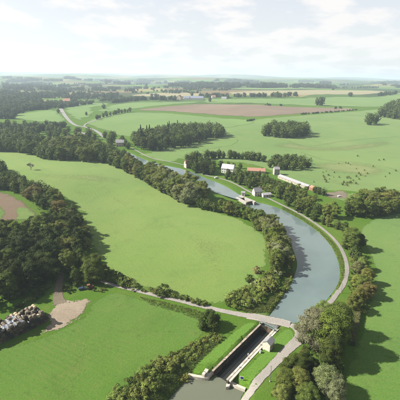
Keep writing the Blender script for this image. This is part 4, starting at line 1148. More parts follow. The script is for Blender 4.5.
# lone and far trees
wish(P(321, 105.6), 34, 'willow', 'airy', 'far lone trees', None, 1.0, 'broadleaf_tree', 'pale airy lone tree standing in the far bright green field')
wish(P(317, 105.4), 27, 'willow', 'airy', 'far lone trees', None, 0.9, 'broadleaf_tree', 'smaller pale tree at the left side of the airy lone tree')
for px, py, h, lab in ((277, 97.4, 26, 'large round far tree at the right end of the row on the stubble'), (86.5, 115.5, 11, 'small lone round tree in the far field right of the road'), (58.5, 113, 13, 'lone tree at the left side of the far road'),
                       (104, 109, 17, 'rounded far tree at the left end of the dark hedgerow'), (192, 96.5, 24, 'tall narrow far tree behind the blue roofed barns'), (210, 102, 22, 'dark far tree standing in front of the farm cottages')):
    wish(P(px, py), h, 'deep', 'round', 'far lone trees', None, 1.0, 'broadleaf_tree', lab)
row([(97, 119.5), (105, 117), (115, 114.5), (124, 112.8), (131, 111.6)], 14, (9, 15), ['deep', 'dark'], ['round'], 'dark far hedgerow', 'dark hedgerow in the far field', 2)
# the near dark tree by the road left of the lock
for px, py, h, c_, lab in ((208, 326, 8.5, 'deep', 'deep green tree below the road left of the lock lawn'), (214, 331, 6.0, 'yellow', 'yellowish small tree in front of the deep green tree by the lock lawn'), (202, 330, 5, 'mid', 'low mid green tree at the field corner left of the lock lawn'), (217, 323, 5.5, 'deep', 'low deep green tree between road and lock lawn')):
    wish(P(px, py), h, c_, 'big', 'trees left of the lock lawn', None, 1.05, 'broadleaf_tree', lab)

def view_size(t):
    return t['h'] / math.hypot(t['q'][0], t['q'][1], CAM_H)
def in_view(t):
    v = CAM_R.transposed() @ Vector((t['q'][0], t['q'][1], gz(*t['q']) + t['h']*0.6 - CAM_H))
    if v.z >= 0: return False
    return abs(v.x/-v.z) < 0.60 and abs(v.y/-v.z) < 0.62

# keep trees off water and roads
def clear(q):
    for poly, wl, bw in CARVE:
        if sdist(poly, np.asarray(q)[None])[0] < 1.0: return False
    return True
TREES = [t for t in TREES if in_view(t) and (t['label'] or clear(t['q']))]
TREES.sort(key=view_size, reverse=True)
NEAR, REST = TREES[:300], TREES[300:]

# labels: place in rows from front to back, then from the left
def make_labels(items, noun):
    by = {}
    for t in items:
        if t['label'] is None: by.setdefault(t['place'], []).append(t)
    for place, ts in by.items():
        ts.sort(key=lambda t: t['q'][1])
        single = any(k in place for k in ('row', 'side', 'edge', 'fringe', 'bend', 'opposite', 'line'))
        nr = 1 if len(ts) < 9 or single else min(5, max(2, round(len(ts)/9)))
        rows = np.array_split(np.arange(len(ts)), nr)
        rn = ['front', 'second', 'third', 'fourth', 'back']
        for k, idx in enumerate(rows):
            rr = sorted([ts[i] for i in idx], key=lambda t: t['q'][0]/t['q'][1])
            for j, t in enumerate(rr):
                rown = '' if nr == 1 else ', ' + ('back' if k == nr-1 else rn[k]) + ' row'
                nn_ = 'fir' if t['name'] == 'fir_tree' else noun
                t['label'] = f"{CWORD[t['c']]} {nn_}, {ordinal(j+1)} from left{rown}, {place}"
make_labels(NEAR, 'tree')

def put_tree(t, i):
    x, y = t['q']; z = gz(x, y)
    e = empty(t['name'], (float(x), float(y), z), random.uniform(0, 6.28))
    tag(e, t['label'], 'tree', t['g'])
    s = t['h']/10.0; w_ = s*t['wide']
    e.scale = (w_, w_, s)
    pr = PROTO[t['kind']]
    cme = pr[random.randrange(len(pr))]
    c = bpy.data.objects.new('crown', cme); COL.objects.link(c); c.parent = e
    e.scale = (w_*random.uniform(.88, 1.14), w_*random.uniform(.88, 1.14), s)
    c.rotation_euler = (random.gauss(0, .05), random.gauss(0, .05), 0)
    base = COLS[t['c']]; v = random.uniform(0.85, 1.18)
    c.color = (base[0]*v*random.uniform(.93, 1.1), base[1]*v, base[2]*v*random.uniform(.85, 1.1), 1)
    k = bpy.data.objects.new('trunk', CONET if t['kind'] == 'cone' else TRUNK[i % 3]); COL.objects.link(k); k.parent = e
for i, t in enumerate(NEAR): put_tree(t, i)

# bare tree alone in the meadow
bq = on(31, 170)
bt = empty('bare_tree', bq); bt.scale = (1.5, 1.5, 1.4); tag(bt, 'small bare grey tree alone at the lower left of the pale meadow', 'tree')
rg_ = random.Random(4); tm = MB(); tm.tube((0, 0, -.4), (0.1, 0, 2.6), .2, .15)
tb = MB()
def twig(p, d, L, r, lev):
    e = p + d*L; tb.tube(p, e, r, r*.6, 5, False)
    if lev == 0: return
    for _ in range(5 if lev > 1 else 6):
        nd = (d + Vector((rg_.gauss(0, .55), rg_.gauss(0, .55), rg_.gauss(.12, .3)))).normalized(); twig(p.lerp(e, rg_.uniform(.45, 1)), nd, L*.72, r*.6, lev-1)
for k in range(6):
    a_ = k*1.05; twig(Vector((.1, 0, 1.1 + .3*k)), Vector((math.cos(a_)*.62, math.sin(a_)*.62, .9)).normalized(), 1.9, .09, 3)
tm.build('trunk', M['twig'], bt); tb.build('branches', M['twig'], bt)

# ------------------------------------------------------------------ bushes
TREES = []
def brow(px, gap, hs, cols, group, place, jit=0.6): row(px, gap, hs, cols, ['bush'], group, place, jit, (0.9, 1.25), 'bush')
def bfill(px, gap, hs, cols, group, place): fill(px, gap, hs, cols, ['bush'], group, place, (0.9, 1.3), 'bush')
bfill([(108, 402), (130, 382), (150, 367), (172, 355), (178, 362), (162, 380), (150, 396), (138, 408)], 2.9, (2.2, 3.8), ['mid', 'deep', 'light', 'mid', 'olive', 'light'], 'bushes of the lower bank thicket', 'thicket on the lower left canal bank')
bfill([(170, 357), (190, 346), (206, 335), (216, 333), (222, 339), (206, 350), (190, 362), (178, 370)], 2.4, (1.1, 1.8), ['light', 'light', 'light', 'yellow', 'olive'], 'bushes along the lock lawn', 'pale hedge between field and lock lawn')
brow([(188, 372), (182, 380), (176, 388), (168, 397)], 2.0, (1.2, 2.0), ['yellow', 'brown', 'olive'], 'reeds at the lower water', 'fringe of the lower canal edge', 0.3)
brow([(104, 274), (112, 279), (121, 283), (130, 286.5), (138, 289)], 2.5, (3.4, 5.8), ['deep', 'olive', 'mid', 'light'], 'roadside bushes', 'left roadside by the meadow')
brow([(142, 290), (150, 292), (176, 298), (190, 301), (206, 305)], 2.8, (1.7, 3.0), ['mid', 'olive', 'deep'], 'roadside bushes', 'low line between road and meadow')
wish(P(163, 294), 5.6, 'deep', 'bush', 'roadside bushes', None, 1.0, 'bush', 'largest round dark bush between road and meadow')
wish(P(159, 293), 4.0, 'mid', 'bush', 'roadside bushes', None, 1.0, 'bush', 'smaller bush touching the largest round roadside bush')
bfill([(226, 305), (240, 308), (256, 304), (268, 293), (278, 280), (281, 270), (272, 272), (262, 280), (250, 290), (236, 297)], 3.0, (3.0, 5.6), ['willow', 'olive', 'mid', 'light', 'deep', 'mid'], 'scrub inside the canal bend', 'scrub above the road bridge')
brow([(270, 309), (277, 301), (284, 291), (290, 281), (293.5, 272)], 2.3, (1.4, 2.6), ['olive', 'light', 'deep', 'mid'], 'waterside bushes of the bend', 'water edge of the inner canal bank', 0.3)
wish(P(250, 282), 5, 'deep', 'bush', 'scrub inside the canal bend', None, 1.0, 'bush', 'dark round bush at the meadow edge of the canal bend scrub')
wish(P(256, 272), 4, 'rust', 'bush', 'scrub inside the canal bend', None, 1.0, 'bush', 'rusty brown bush at the meadow edge inside the canal bend')
wish(P(235, 302), 4, 'deep', 'bush', 'scrub inside the canal bend', None, 1.0, 'bush', 'dark bush at the meadow corner above the road bridge')
bfill([(346, 240), (356, 245), (360, 262), (368, 275), (370, 300), (362, 314), (350, 318), (352, 300), (354, 272), (350, 255)], 3.2, (2.0, 3.6), ['olive', 'light', 'mid', 'deep', 'mid'], 'undergrowth of the towpath belt', 'undergrowth right of the lower towpath')
bfill([(272, 398), (282, 380), (292, 366), (306, 362), (318, 376), (312, 400)], 3.0, (1.8, 3.4), ['olive', 'light', 'mid', 'yellow', 'deep'], 'undergrowth of the roadside thicket', 'undergrowth by the lock road')
bfill([(302, 355), (310, 348), (328, 352), (340, 362), (338, 378), (322, 378)], 3.2, (1.8, 3.4), ['deep', 'mid', 'dark'], 'undergrowth under the tallest tree', 'undergrowth below the tallest tree')
brow([(95, 291), (101, 291.5), (106, 289)], 2.2, (1.2, 1.9), ['olive', 'yellow', 'brown'], 'bushes by the farm yard', 'low clump right of orange tractor', 0.3)
bfill([(0, 302), (20, 298), (40, 294), (54, 288), (55, 280), (40, 282), (10, 290)], 3.2, (2.0, 4.0), ['dark', 'deep'], 'undergrowth of the left wood', 'undergrowth left of the farm track')
bfill([(67, 293), (77, 287), (84, 280), (82, 272), (68, 276)], 3.0, (1.8, 3.5), ['dark', 'deep', 'mid'], 'undergrowth of the left wood', 'undergrowth right of the farm track')
brow([(-4, 340), (10, 322), (24, 305), (36, 300)], 3.0, (2.0, 3.5), ['dark', 'deep'], 'undergrowth of the left wood', 'row behind the bale stack')
bfill([(228, 177), (244, 184), (262, 191), (276, 196), (288, 196), (278, 186), (262, 180), (240, 174)], 5.5, (2.5, 5), ['deep', 'mid', 'olive', 'light'], 'garden bushes of the canal houses', 'garden scrub behind the lock house')
for cx, cy, sx_, sy_, nb in ((352, 178, 14, 4, 10), (330, 174, 8, 3, 6), (366, 171, 10, 6, 6), (345, 184, 16, 2.5, 9), (380, 160, 4, 1.0, 3), (357, 156, 1.0, .6, 2), (322, 179, 8, 4, 7), (388, 172, 8, 6, 3), (343, 164, 8, 1.5, 4)):
    for _ in range(nb):
        wish(P(random.gauss(cx, sx_/2), random.gauss(cy, sy_/2)), random.uniform(1.4, 3.2), random.choice(['olive', 'deep', 'brown', 'mid']), 'bush', 'scattered bushes on the right slope', 'scatter on the open right slope', 1.1, 'bush')
TREES = [t for t in TREES if in_view(t) and (t['label'] or all(sdist(p_, np.asarray(t['q'])[None])[0] > 0.3 for p_, _, _ in CARVE))]
TREES.sort(key=view_size, reverse=True)
BNEAR, BREST = TREES[:300], TREES[300:]
make_labels(BNEAR, 'bush')
for i, t in enumerate(BNEAR):
    x, y = t['q']; e = empty('bush', (float(x), float(y), gz(x, y)), random.uniform(0, 6.28)); tag(e, t['label'], 'bush', t['g'])
    s = t['h']/2.4; w_ = s*t['wide']; e.scale = (w_, w_, s)
    c = bpy.data.objects.new('crown', BUSH[random.randrange(4)]); COL.objects.link(c); c.parent = e
    base = COLS[t['c']]; v = random.uniform(0.9, 1.25); c.color = (base[0]*v, base[1]*v, base[2]*v, 1)
    k = bpy.data.objects.new('stem', STEM); COL.objects.link(k); k.parent = e

# ------------------------------------------------------------------ trees beyond the count: joined, far away
def leaf_fixed(name, c):
    m = M['leaf'].copy(); m.name = name; return m
def joined_trees(name, items, label, cat, color):
    Vs, Fs, Ts = [], [], []; off = 0
    for t in items:
        x, y = t['q']; z = t.get('z', None); z = gz(x, y) if z is None else z
        h = t['h']; r = h*0.4*t['wide']; rg2 = rng
        dist = math.hypot(x, y); px_m = F_PX*2.56/dist
        k = int(np.clip(h*px_m*12, 34, 460))
        e = rg2.normal(size=(k, 3)); e /= np.linalg.norm(e, axis=1)[:, None]; e[:, 2] = np.where(e[:, 2] < -0.75, -e[:, 2], e[:, 2])
        lob = 1 + 0.22*np.sin(e @ rg2.normal(size=(3, 4))*3 + rg2.uniform(0, 6, 4)).sum(1)/2
        pos = e*np.array([r, r, h*0.48])*(rg2.uniform(0.6, 1.05, k)*lob)[:, None] + np.array([x, y, z + h*0.5])
        sz = np.full(k, h*0.6/math.sqrt(k)*1.65)*rg2.uniform(.7, 1.3, k)
        base = rg2.normal(0.5, 0.17)
        v, f, tt = leaves(pos, e + rg2.normal(0, .35, (k, 3)), sz, np.clip(base + rg2.normal(0, .15, k), 0, 1), rg2)
        Vs.append(v); Fs.append(f+off); Ts.append(tt); off += len(v)
        an = np.arange(5)*1.2566
        b_ = np.vstack([np.column_stack([np.cos(an)*r*.45, np.sin(an)*r*.45, np.full(5, h*.02)]), np.column_stack([np.cos(an)*r*.5, np.sin(an)*r*.5, np.full(5, h*.55)]), [[0, 0, h*.7]]]) + np.array([x, y, z])
        bf = np.array([[i_, (i_+1) % 5, 5+(i_+1) % 5, 5+i_] for i_ in range(5)] + [[5+i_, 5+(i_+1) % 5, 10, 10] for i_ in range(5)])
        Vs.append(b_); Ts.append(np.full(11, .3)); Fs.append(bf+off); off += 11
    V = np.vstack(Vs); F4 = np.vstack(Fs); tri = F4[:, 2] == F4[:, 3]
    me = bpy.data.meshes.new(name)
    loops = np.concatenate([F4[~tri].ravel(), F4[tri][:, :3].ravel()]).astype(np.int32); nq, n3 = int((~tri).sum()), int(tri.sum())
    me.vertices.add(len(V)); me.vertices.foreach_set('co', V.astype(np.float32).ravel())
    me.loops.add(len(loops)); me.loops.foreach_set('vertex_index', loops); me.polygons.add(nq+n3)
    me.polygons.foreach_set('loop_start', np.concatenate([np.arange(nq)*4, nq*4+np.arange(n3)*3]).astype(np.int32))
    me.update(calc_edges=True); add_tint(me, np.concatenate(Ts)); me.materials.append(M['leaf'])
    o = bpy.data.objects.new(name, me); COL.objects.link(o); o.color = (*color, 1)
    return tag(o, label, cat, kind='stuff')

if REST: joined_trees('distant_trees', REST, 'remaining trees of the more distant woods and rows', 'trees', COLS['deep'])
if BREST: joined_trees('distant_bushes', BREST, 'remaining small bushes of banks and slopes', 'bushes', COLS['olive'])

FAR = []
def far_fill(px, count, hs, wide=(1.0, 1.6), clump=11):
    """far wood inside a photograph outline: irregular clumps and short hedges of trees"""
    poly = np.array(px, float); lo, hi = poly.min(0), poly.max(0); k = 0
    while k < count:
        q = rng.uniform(lo, hi)
        if not inside(poly, q[None])[0]: continue
        w = P(*q); d_ = math.hypot(*w); a_ = rng.normal(0.1, 0.5); m_ = int(rng.integers(1, clump*2))
        line = rng.random() < 0.45; sz = rng.uniform(0.7, 1.15)
        L_ = m_*9.0*(1.0 if line else 0.45)*max(1.0, d_/3500)
        for _ in range(m_):
            u_, v_ = rng.uniform(-.5, .5)*L_, rng.normal(0, 3.0 if line else L_*0.35)
            FAR.append(dict(q=w + np.array([u_*math.cos(a_) - v_*math.sin(a_), u_*math.sin(a_) + v_*math.cos(a_)]), h=random.uniform(*hs)*sz, wide=random.uniform(*wide))); k += 1
def far_line(px, count, hs, jit=0.25):
    pts = densify(np.array(px, float), 0.5, False)
    for _ in range(count):
        q = pts[random.randrange(len(pts))] + np.array([0, random.gauss(0, jit)])
        FAR.append(dict(q=P(*q), h=random.uniform(*hs), wide=random.uniform(0.9, 1.4)))
# left valley woods
far_fill([(60, 103), (110, 101), (180, 97), (230, 92), (230, 88), (120, 88), (40, 92)], 260, (8, 14), clump=7)
far_fill([(-10, 100), (60, 98), (110, 92), (110, 84), (-10, 82)], 360, (9, 15), clump=7)
far_fill([(100, 87), (240, 86), (400, 87), (400, 83.5), (240, 81.5), (100, 81)], 240, (14, 22), clump=9)
far_fill([(-12, 119), (14, 113), (34, 109.5), (55, 108), (60, 104), (40, 103), (20, 104), (-12, 108)], 420, (13, 20))
far_fill([(-12, 108), (30, 103), (40, 98), (15, 92), (-12, 92)], 420, (14, 20))
far_fill([(-12, 127), (20, 125), (60, 126), (66, 128), (60, 131), (30, 131), (-12, 130)], 40, (9, 15))
far_fill([(66, 106), (80, 104), (92, 101), (70, 101)], 40, (12, 17))
far_line([(58, 108.5), (75, 106), (92, 104)], 40, (11, 16))
far_line([(112, 103), (130, 100.6), (150, 100), (176, 99.8)], 75, (12, 19), 0.3)
far_line([(200, 97.5), (215, 97.3), (228, 98)], 26, (14, 22), 0.3)
far_line([(230, 97.2), (250, 96.8), (272, 97), (298, 96)], 48, (12, 20), 0.25)
far_line([(262, 105.3), (282, 106)], 10, (5, 8))
far_line([(300, 114.6), (320, 113.2), (340, 111.7), (357, 110.0)], 75, (3.5, 5.5), 0.12)
far_line([(247, 121.6), (256, 119.8)], 12, (4, 6), 0.1)
far_line([(335, 108.5), (342, 108.8)], 8, (5, 7))
far_line([(378, 96), (396, 94.5)], 18, (14, 22))
far_fill([(30, 101), (70, 99.5), (110, 98), (112, 95), (70, 93), (30, 95)], 260, (14, 20))
far_fill([(100, 93), (150, 91), (230, 89.5), (230, 87.5), (150, 87.5), (95, 89)], 200, (15, 20))
far_fill([(0, 91), (60, 91.5), (100, 89), (100, 85.5), (50, 84), (0, 83)], 520, (16, 22))
far_fill([(168, 87), (200, 88), (250, 88), (338, 88.3), (330, 86.6), (250, 85.8), (180, 85)], 900, (24, 32))
far_fill([(378, 87), (420, 88), (420, 85.5), (385, 85)], 60, (20, 26))
far_line([(335, 88.5), (360, 88.2), (380, 88)], 30, (14, 20))
far_line([(330, 90.2), (336, 90.2)], 3, (18, 22)); far_line([(347, 96.2), (352, 96.4)], 4, (16, 22))
far_fill([(100, 85), (170, 84), (260, 83.5), (260, 82.4), (100, 82.5)], 220, (24, 34), (1.4, 2.2))
far_fill([(-10, 82), (100, 82), (200, 82), (410, 85), (410, 83), (200, 80.2), (100, 79.5), (-10, 77.5)], 420, (20, 32), (1.6, 3.4))
joined_trees('far_woods', FAR, 'hazy far woods and hedges of the valley towards the horizon', 'woods', (0.036, 0.055, 0.02))

# ------------------------------------------------------------------ trimmed hedge on the right
hp = catmull(PP([(357, 314), (355.5, 324), (353.5, 334), (352, 346)]), 6, False)
hedge = empty('trimmed_hedge', (float(hp[0][0]), float(hp[0][1]), 0)); tag(hedge, 'tall trimmed yellowish hedge beside the right field under the brownish trees', 'hedge')
hc = densify(hp, 0.35, False); k = 5200
ii = rng.integers(0, len(hc)-1, k); tnh = np.gradient(hc, axis=0); tnh /= np.linalg.norm(tnh, axis=1)[:, None]; nnh = np.stack([tnh[:, 1], -tnh[:, 0]], 1)
face = rng.integers(0, 3, k); sv = rng.uniform(-1, 1, k); zz = rng.uniform(0, 2.6, k)
lat = np.where(face == 0, sv*1.2, np.where(face == 1, 1.2, -1.2)) + rng.normal(0, .1, k); hz = np.where(face == 0, 2.6 + rng.normal(0, .12, k), zz)
pos = np.column_stack([hc[ii] + nnh[ii]*lat[:, None] + rng.normal(0, .2, (k, 2)), hz])
nr = np.column_stack([nnh[ii]*np.sign(lat)[:, None]*(face > 0)[:, None], (face == 0)*1.0]) + rng.normal(0, .4, (k, 3))
v, f, tt = leaves(pos, nr, np.full(k, .2), np.clip(rng.normal(.5, .2, k), 0, 1), rng)
v = v - np.array([hp[0][0], hp[0][1], 0])
me = from_np('foliage', v, f); add_tint(me, tt); o = mesh_obj('foliage', me, M['leaf'], hedge); o.color = (0.095, 0.1, 0.038, 1)
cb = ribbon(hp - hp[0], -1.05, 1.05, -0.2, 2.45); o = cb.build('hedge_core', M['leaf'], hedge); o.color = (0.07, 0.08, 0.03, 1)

# ------------------------------------------------------------------ rough grass and reeds (uncountable)
def tufts(name, px, count, hgt, color, label):
    poly = ccw(PP(px)); lo, hi = poly.min(0), poly.max(0); q = rng.uniform(lo, hi, (count*4, 2)); q = q[inside(poly, q)][:count]
    for p_, _, _ in CARVE: q = q[sdist(p_, q) > 0.15]
    k = len(q); z = ground_z(q); B = 5
    qq = np.repeat(np.column_stack([q, z]), B, 0); kk = k*B
    a = rng.uniform(0, 6.28, kk); ln = rng.uniform(0.1, 0.5, kk)*hgt; h = rng.uniform(.5, 1.15, kk)*hgt
    rt = qq + np.column_stack([rng.normal(0, .22*hgt, (kk, 2)), np.zeros(kk)])
    sd = np.column_stack([-np.sin(a), np.cos(a), np.zeros(kk)])*0.16*hgt
    tp = rt + np.column_stack([np.cos(a)*ln, np.sin(a)*ln, h])
    V = np.stack([rt-sd, rt+sd, tp], 1).reshape(-1, 3); F = np.arange(3*kk).reshape(kk, 3)
    me = from_np(name, V, F); add_tint(me, np.repeat(np.clip(rng.normal(.5, .2, kk), 0, 1), 3))
    o = mesh_obj(name, me, M['leaf']); o.color = (*color, 1)
    return tag(o, label, 'grass', kind='stuff')
tufts('rough_grass', [(108, 404), (150, 366), (190, 345), (216, 331), (222, 340), (190, 370), (165, 400), (150, 412)], 5200, 0.7, (0.092, 0.125, 0.034), 'rough tall grass on the lower left canal bank')
tufts('rough_grass', [(140, 297), (165, 302), (198, 310.5), (206, 314), (202, 322), (180, 313), (150, 305)], 900, 0.5, (0.1, 0.112, 0.034), 'rough grass below the road')
tufts('rough_grass', [(238, 309), (262, 305), (281, 288), (292, 266), (294, 276), (286, 292), (270, 312), (250, 314)], 4200, 0.7, (0.1, 0.125, 0.034), 'rough grass on the inner bank of the canal bend')
tufts('rough_grass', [(338, 290), (345, 276), (343, 258), (334, 243), (320, 230), (302, 217), (284, 207), (281, 208.4), (302, 219.5), (319.5, 231.8), (332, 246), (339.3, 262), (341, 276), (336, 289)], 5200, 0.55, (0.115, 0.148, 0.034), 'grass strip between canal and towpath')
tufts('rough_grass', [(270, 396), (282, 372), (300, 352), (304, 345), (310, 350), (300, 368), (284, 396)], 2400, 0.6, (0.108, 0.122, 0.034), 'rough grass beside the lock road')

# ------------------------------------------------------------------ the bale stack and the farm yard
def bale_mesh(name, r, L, seed):
    rg2 = random.Random(seed); bm = bmesh.new()
    bmesh.ops.create_cone(bm, cap_ends=True, cap_tris=False, segments=18, radius1=r, radius2=r, depth=L)
    bmesh.ops.rotate(bm, verts=bm.verts, cent=(0, 0, 0), matrix=Matrix.Rotation(math.pi/2, 3, 'X'))
    ed = [e for e in bm.edges if len(e.link_faces) == 2 and abs(e.verts[0].co.y - e.verts[1].co.y) < 1e-4]
    bmesh.ops.bevel(bm, geom=ed, offset=0.05, segments=1, affect='EDGES')
    for v in bm.verts: v.co += Vector((rg2.gauss(0, .012), rg2.gauss(0, .01), rg2.gauss(0, .012)))
    me = bpy.data.meshes.new(name); bm.to_mesh(me); bm.free()
    return me
B0, B1 = P(-14, 352), P(48, 322)
BA = (B1-B0)/np.linalg.norm(B1-B0); BN = np.array([-BA[1], BA[0]]); BL = float(np.linalg.norm(B1-B0)); BANG = math.atan2(BA[1], BA[0])
meshes = {}
for mk in ('oldstraw', 'straw', 'darkwrap', 'greystraw'):
    meshes[mk] = [bale_mesh('bale', 0.82, 1.35, 40+i) for i in range(3)]
    for me in meshes[mk]: me.materials.append(M[mk])
TIER = ['bottom', 'second', 'third', 'top']
def bale(q, z, mk, label, group, rz=BANG, tilt=0.0):
    o = bpy.data.objects.new('round_bale', random.choice(meshes[mk])); COL.objects.link(o)
    o.location = (float(q[0]), float(q[1]), z); o.rotation_euler = (tilt, random.uniform(-.05, .05), rz)
    k_ = random.uniform(.97, 1.05)
    o.scale = (k_*random.uniform(1.0, 1.05), k_, k_*random.uniform(.94, 1.0))
    tag(o, label, 'bale', group); return o
NT, NF = 4, 7
TIER = ['bottom', 'second', 'third', 'top']; FILE = ['front', 'second', 'third', 'fourth', 'fifth', 'sixth', 'back']
ZT = 0.8 + 1.43*(NT-1)
nB = int(BL/1.72)
for tier in range(NT):
    for rowi in range(NF):
        for i in range(nB):
            u = 1.0 + 1.72*i + (0.86 if tier % 2 else 0)
            if u > BL - (1.2 if tier == NT-1 else 0): continue
            if not (rowi == 0 or tier >= NT-2 or i >= nB-1): continue
            if tier == NT-1 and random.random() < .18: continue
            q = B0 + BA*(u + random.uniform(-.1, .1)) + BN*(0.9 + 1.5*rowi + random.uniform(-.18, .18) + 0.1*tier)
            mk = 'oldstraw' if tier < NT-1 else random.choice(['oldstraw', 'straw', 'darkwrap', 'oldstraw', 'greystraw', 'greystraw'])
            if tier < NT-1 and random.random() < .3: mk = 'darkwrap'
            look = {'oldstraw': 'weathered brown round bale', 'straw': 'tan straw bale', 'darkwrap': 'black wrapped round bale', 'greystraw': 'grey weathered round bale'}[mk]
            lab = f"{look}, {ordinal(i+1)} from left, {TIER[tier]} tier, {FILE[rowi]} file of bale stack"
            bale(q, 0.8 + 1.43*tier + random.uniform(-.06, .06), mk, lab, 'bales of the big stack', BANG + random.uniform(-.04, .04))
# loose straw bales lying on top
TOPQ = []
while len(TOPQ) < 14:
    u, v_ = random.uniform(5, BL-1.5), random.uniform(0.5, 8.5)
    if all(math.hypot(u-a_, v_-b_) > 1.7 for a_, b_ in TOPQ): TOPQ.append((u, v_))
for i, (u, v_) in enumerate(sorted(TOPQ)):
    q = B0 + BA*u + BN*v_
    bale(q, ZT + 1.3 + random.uniform(-.25, .1), random.choice(['straw', 'greystraw', 'oldstraw']), f"loose bale, {ordinal(i+1)} from the left on top of the bale stack", 'loose bales on top of the stack', BANG + random.choice([0, 0, 1.57]) + random.uniform(-.25, .25), random.uniform(-.08, .08))
# plastic sheets draped over the left end of the stack
def drape(u0, u1, v0, v1, label):
    nu, nv = 14, 10; V, F = [], []
    for i in range(nu+1):
        for j in range(nv+1):
            u = u0+(u1-u0)*i/nu; v_ = v0+(v1-v0)*j/nv
            q = B0 + BA*u + BN*v_
            V.append((q[0], q[1], ZT+0.98 + 0.10*math.sin(u*3.6)+0.09*math.sin(v_*4.1+u) + rng.normal(0, .04) - (0.5 if j in (0,) else 0)))
    for i in range(nu):
        for j in range(nv):
            a_ = i*(nv+1)+j; F.append((a_, a_+nv+1, a_+nv+2, a_+1))
    me = bpy.data.meshes.new('plastic_sheet'); me.from_pydata(V, [], F); me.update()
    o = mesh_obj('plastic_sheet', me, M['sheet']); md = o.modifiers.new('thick', 'SOLIDIFY'); md.thickness = 0.03
    tag(o, label, 'plastic sheet', 'sheets over the bale stack')
drape(3.0, 7.0, 0.6, 5.6, 'crumpled pale plastic sheet over the left front of the bale stack')
drape(7.6, 12.0, 1.4, 4.2, 'narrow pale plastic sheet along the middle front of the bale stack')
drape(4.0, 9.0, 5.9, 8.4, 'crumpled pale plastic sheet at the left back of the bale stack')
drape(12.0, 16.0, 3.0, 8.0, 'crumpled pale plastic sheet over the bale stack next to the loose bales')
drape(13.0, 17.2, 0.4, 2.6, 'small pale plastic sheet near the middle of the bale stack')

def wheel(root, x, y, r, w):
    t = MB().tube((x, y-w/2, r), (x, y+w/2, r), r, r, 16); o = t.build('wheel', M['tyre'], root)
    MB().tube((x, y-w/2-.02, r), (x, y+w/2+.02, r), r*.5, r*.5, 10).build('rim', M['rust'], o)
tq = on(90.5, 288.5); tr = empty('tractor', tq, 0.5); tag(tr, 'dark orange tractor with cab parked under the trees above the dirt yard', 'tractor')
MB().box((0.9, 0, 1.15), (2.0, 0.85, 0.8)).box((1.95, 0, 1.05), (0.15, 0.8, 0.65)).build('bonnet', M['rust'], tr, 0.06)
MB().box((-0.2, 0, 0.85), (2.6, 0.7, 0.45)).build('chassis', M['rust'], tr)
MB().box((-0.85, 0, 2.75), (1.7, 1.75, 0.16)).build('cab_roof', M['rust'], tr, 0.05)
pm = MB()
for sx_ in (-1.6, -0.1):
    for sy_ in (-.75, .75): pm.box((sx_, sy_, 1.95), (0.09, 0.09, 1.5))
pm.build('cab_frame', M['rust'], tr)
MB().box((-0.85, 0, 2.0), (1.44, 1.44, 1.2)).build('cab_glass', M['glass'], tr)
for sy_ in (-.95, .95):
    wheel(tr, -0.95, sy_, 0.85, 0.45); wheel(tr, 1.45, sy_*0.85, 0.5, 0.3)
    MB().box((-0.95, sy_, 1.78), (1.5, 0.55, 0.1)).build('mudguard', M['rust'], tr)
MB().tube((1.2, .25, 1.5), (1.2, .25, 2.4), .05, .05).build('exhaust', M['pole'], tr)
def car(name, label, loc, rz, paint, L=4.2, van=False):
    e = empty(name, loc, rz); tag(e, label, 'van' if van else 'car')
    x = L/2; H = 1.95 if van else 1.42; hw = .86
    prof = [(-x, .35), (x, .35), (x, .75), (x-.25, .92), (x-1.05, 1.0), (x-1.75, H), (-x+.35, H), (-x+.05, 1.0)] if not van else [(-x, .35), (x, .35), (x, .95), (x-.7, 1.1), (x-1.3, H), (-x, H)]
    k = len(prof); V = [(a_, -hw, b_) for a_, b_ in prof] + [(a_, hw, b_) for a_, b_ in prof]
    m = MB().poly(V, [list(range(k)), list(range(2*k-1, k-1, -1))] + [[i, (i+1) % k, k+(i+1) % k, k+i][::-1] for i in range(k)])
    m.build('body', paint, e, 0.05)
    gl = MB(); zt = H-.12
    gl.poly([(x-1.15, -hw*.86, 1.06), (x-1.15, hw*.86, 1.06), (x-1.72, hw*.8, zt), (x-1.72, -hw*.8, zt)] if not van else [(x-.72, -hw*.86, 1.18), (x-.72, hw*.86, 1.18), (x-1.22, hw*.8, zt), (x-1.22, -hw*.8, zt)], [(0, 1, 2, 3)])
    for v in range(4): gl.v[v] = (gl.v[v][0]+.06, gl.v[v][1], gl.v[v][2]+.03)
    gl.build('windscreen', M['glass'], e)
    for sy_ in (-1, 1):
        MB().box((x-1.55 if van else -.1, sy_*(hw+.004), (1.05+H)/2), (.7 if van else L*.42, .02, .3)).build('side_window', M['glass'], e)
        for wx in (-x+.75, x-.75):
            w_ = MB().tube((wx, sy_*hw-.1, .32), (wx, sy_*hw+.1, .32), .32, .32, 14).build('wheel', M['tyre'], e); MB().tube((wx, sy_*hw-.11, .32), (wx, sy_*hw+.11, .32), .17, .17, 10).build('rim', M['sheetmetal'], w_)
        MB().box((x, sy_*.6, .72), (.05, .3, .14)).build('headlight', M['whitepaint'], e)
        MB().box((-x, sy_*.65, .8), (.05, .2, .2)).build('tail_light', M['rust'], e)
car('parked_car', 'dark blue car in the tree shade left of the orange tractor', on(82.5, 289.5), 0.4, M['carpaint'])
car('parked_van', 'white van on the towpath below the white house', on(216.5, 178.3), 0.5, M['whitepaint'], 4.8, True)
car('parked_car', 'small white car on the bare soil patch right of the long shed', on(339.5, 196.8), 0.2, M['whitepaint'])
fq = on(46, 289); tl = empty('farm_trailer', fq, 1.0); tag(tl, 'grey farm trailer under the dark wood left of the farm track', 'trailer')
MB().box((0, 0, 0.95), (4.2, 2.0, .12)).build('bed', M['pole'], tl)
for sy_ in (-1, 1): MB().box((0, sy_, 1.3), (4.2, .07, .6)).build('side_board', M['pole'], tl); wheel(tl, -.6, sy_*.9, .45, .25); wheel(tl, .5, sy_*.9, .45, .25)
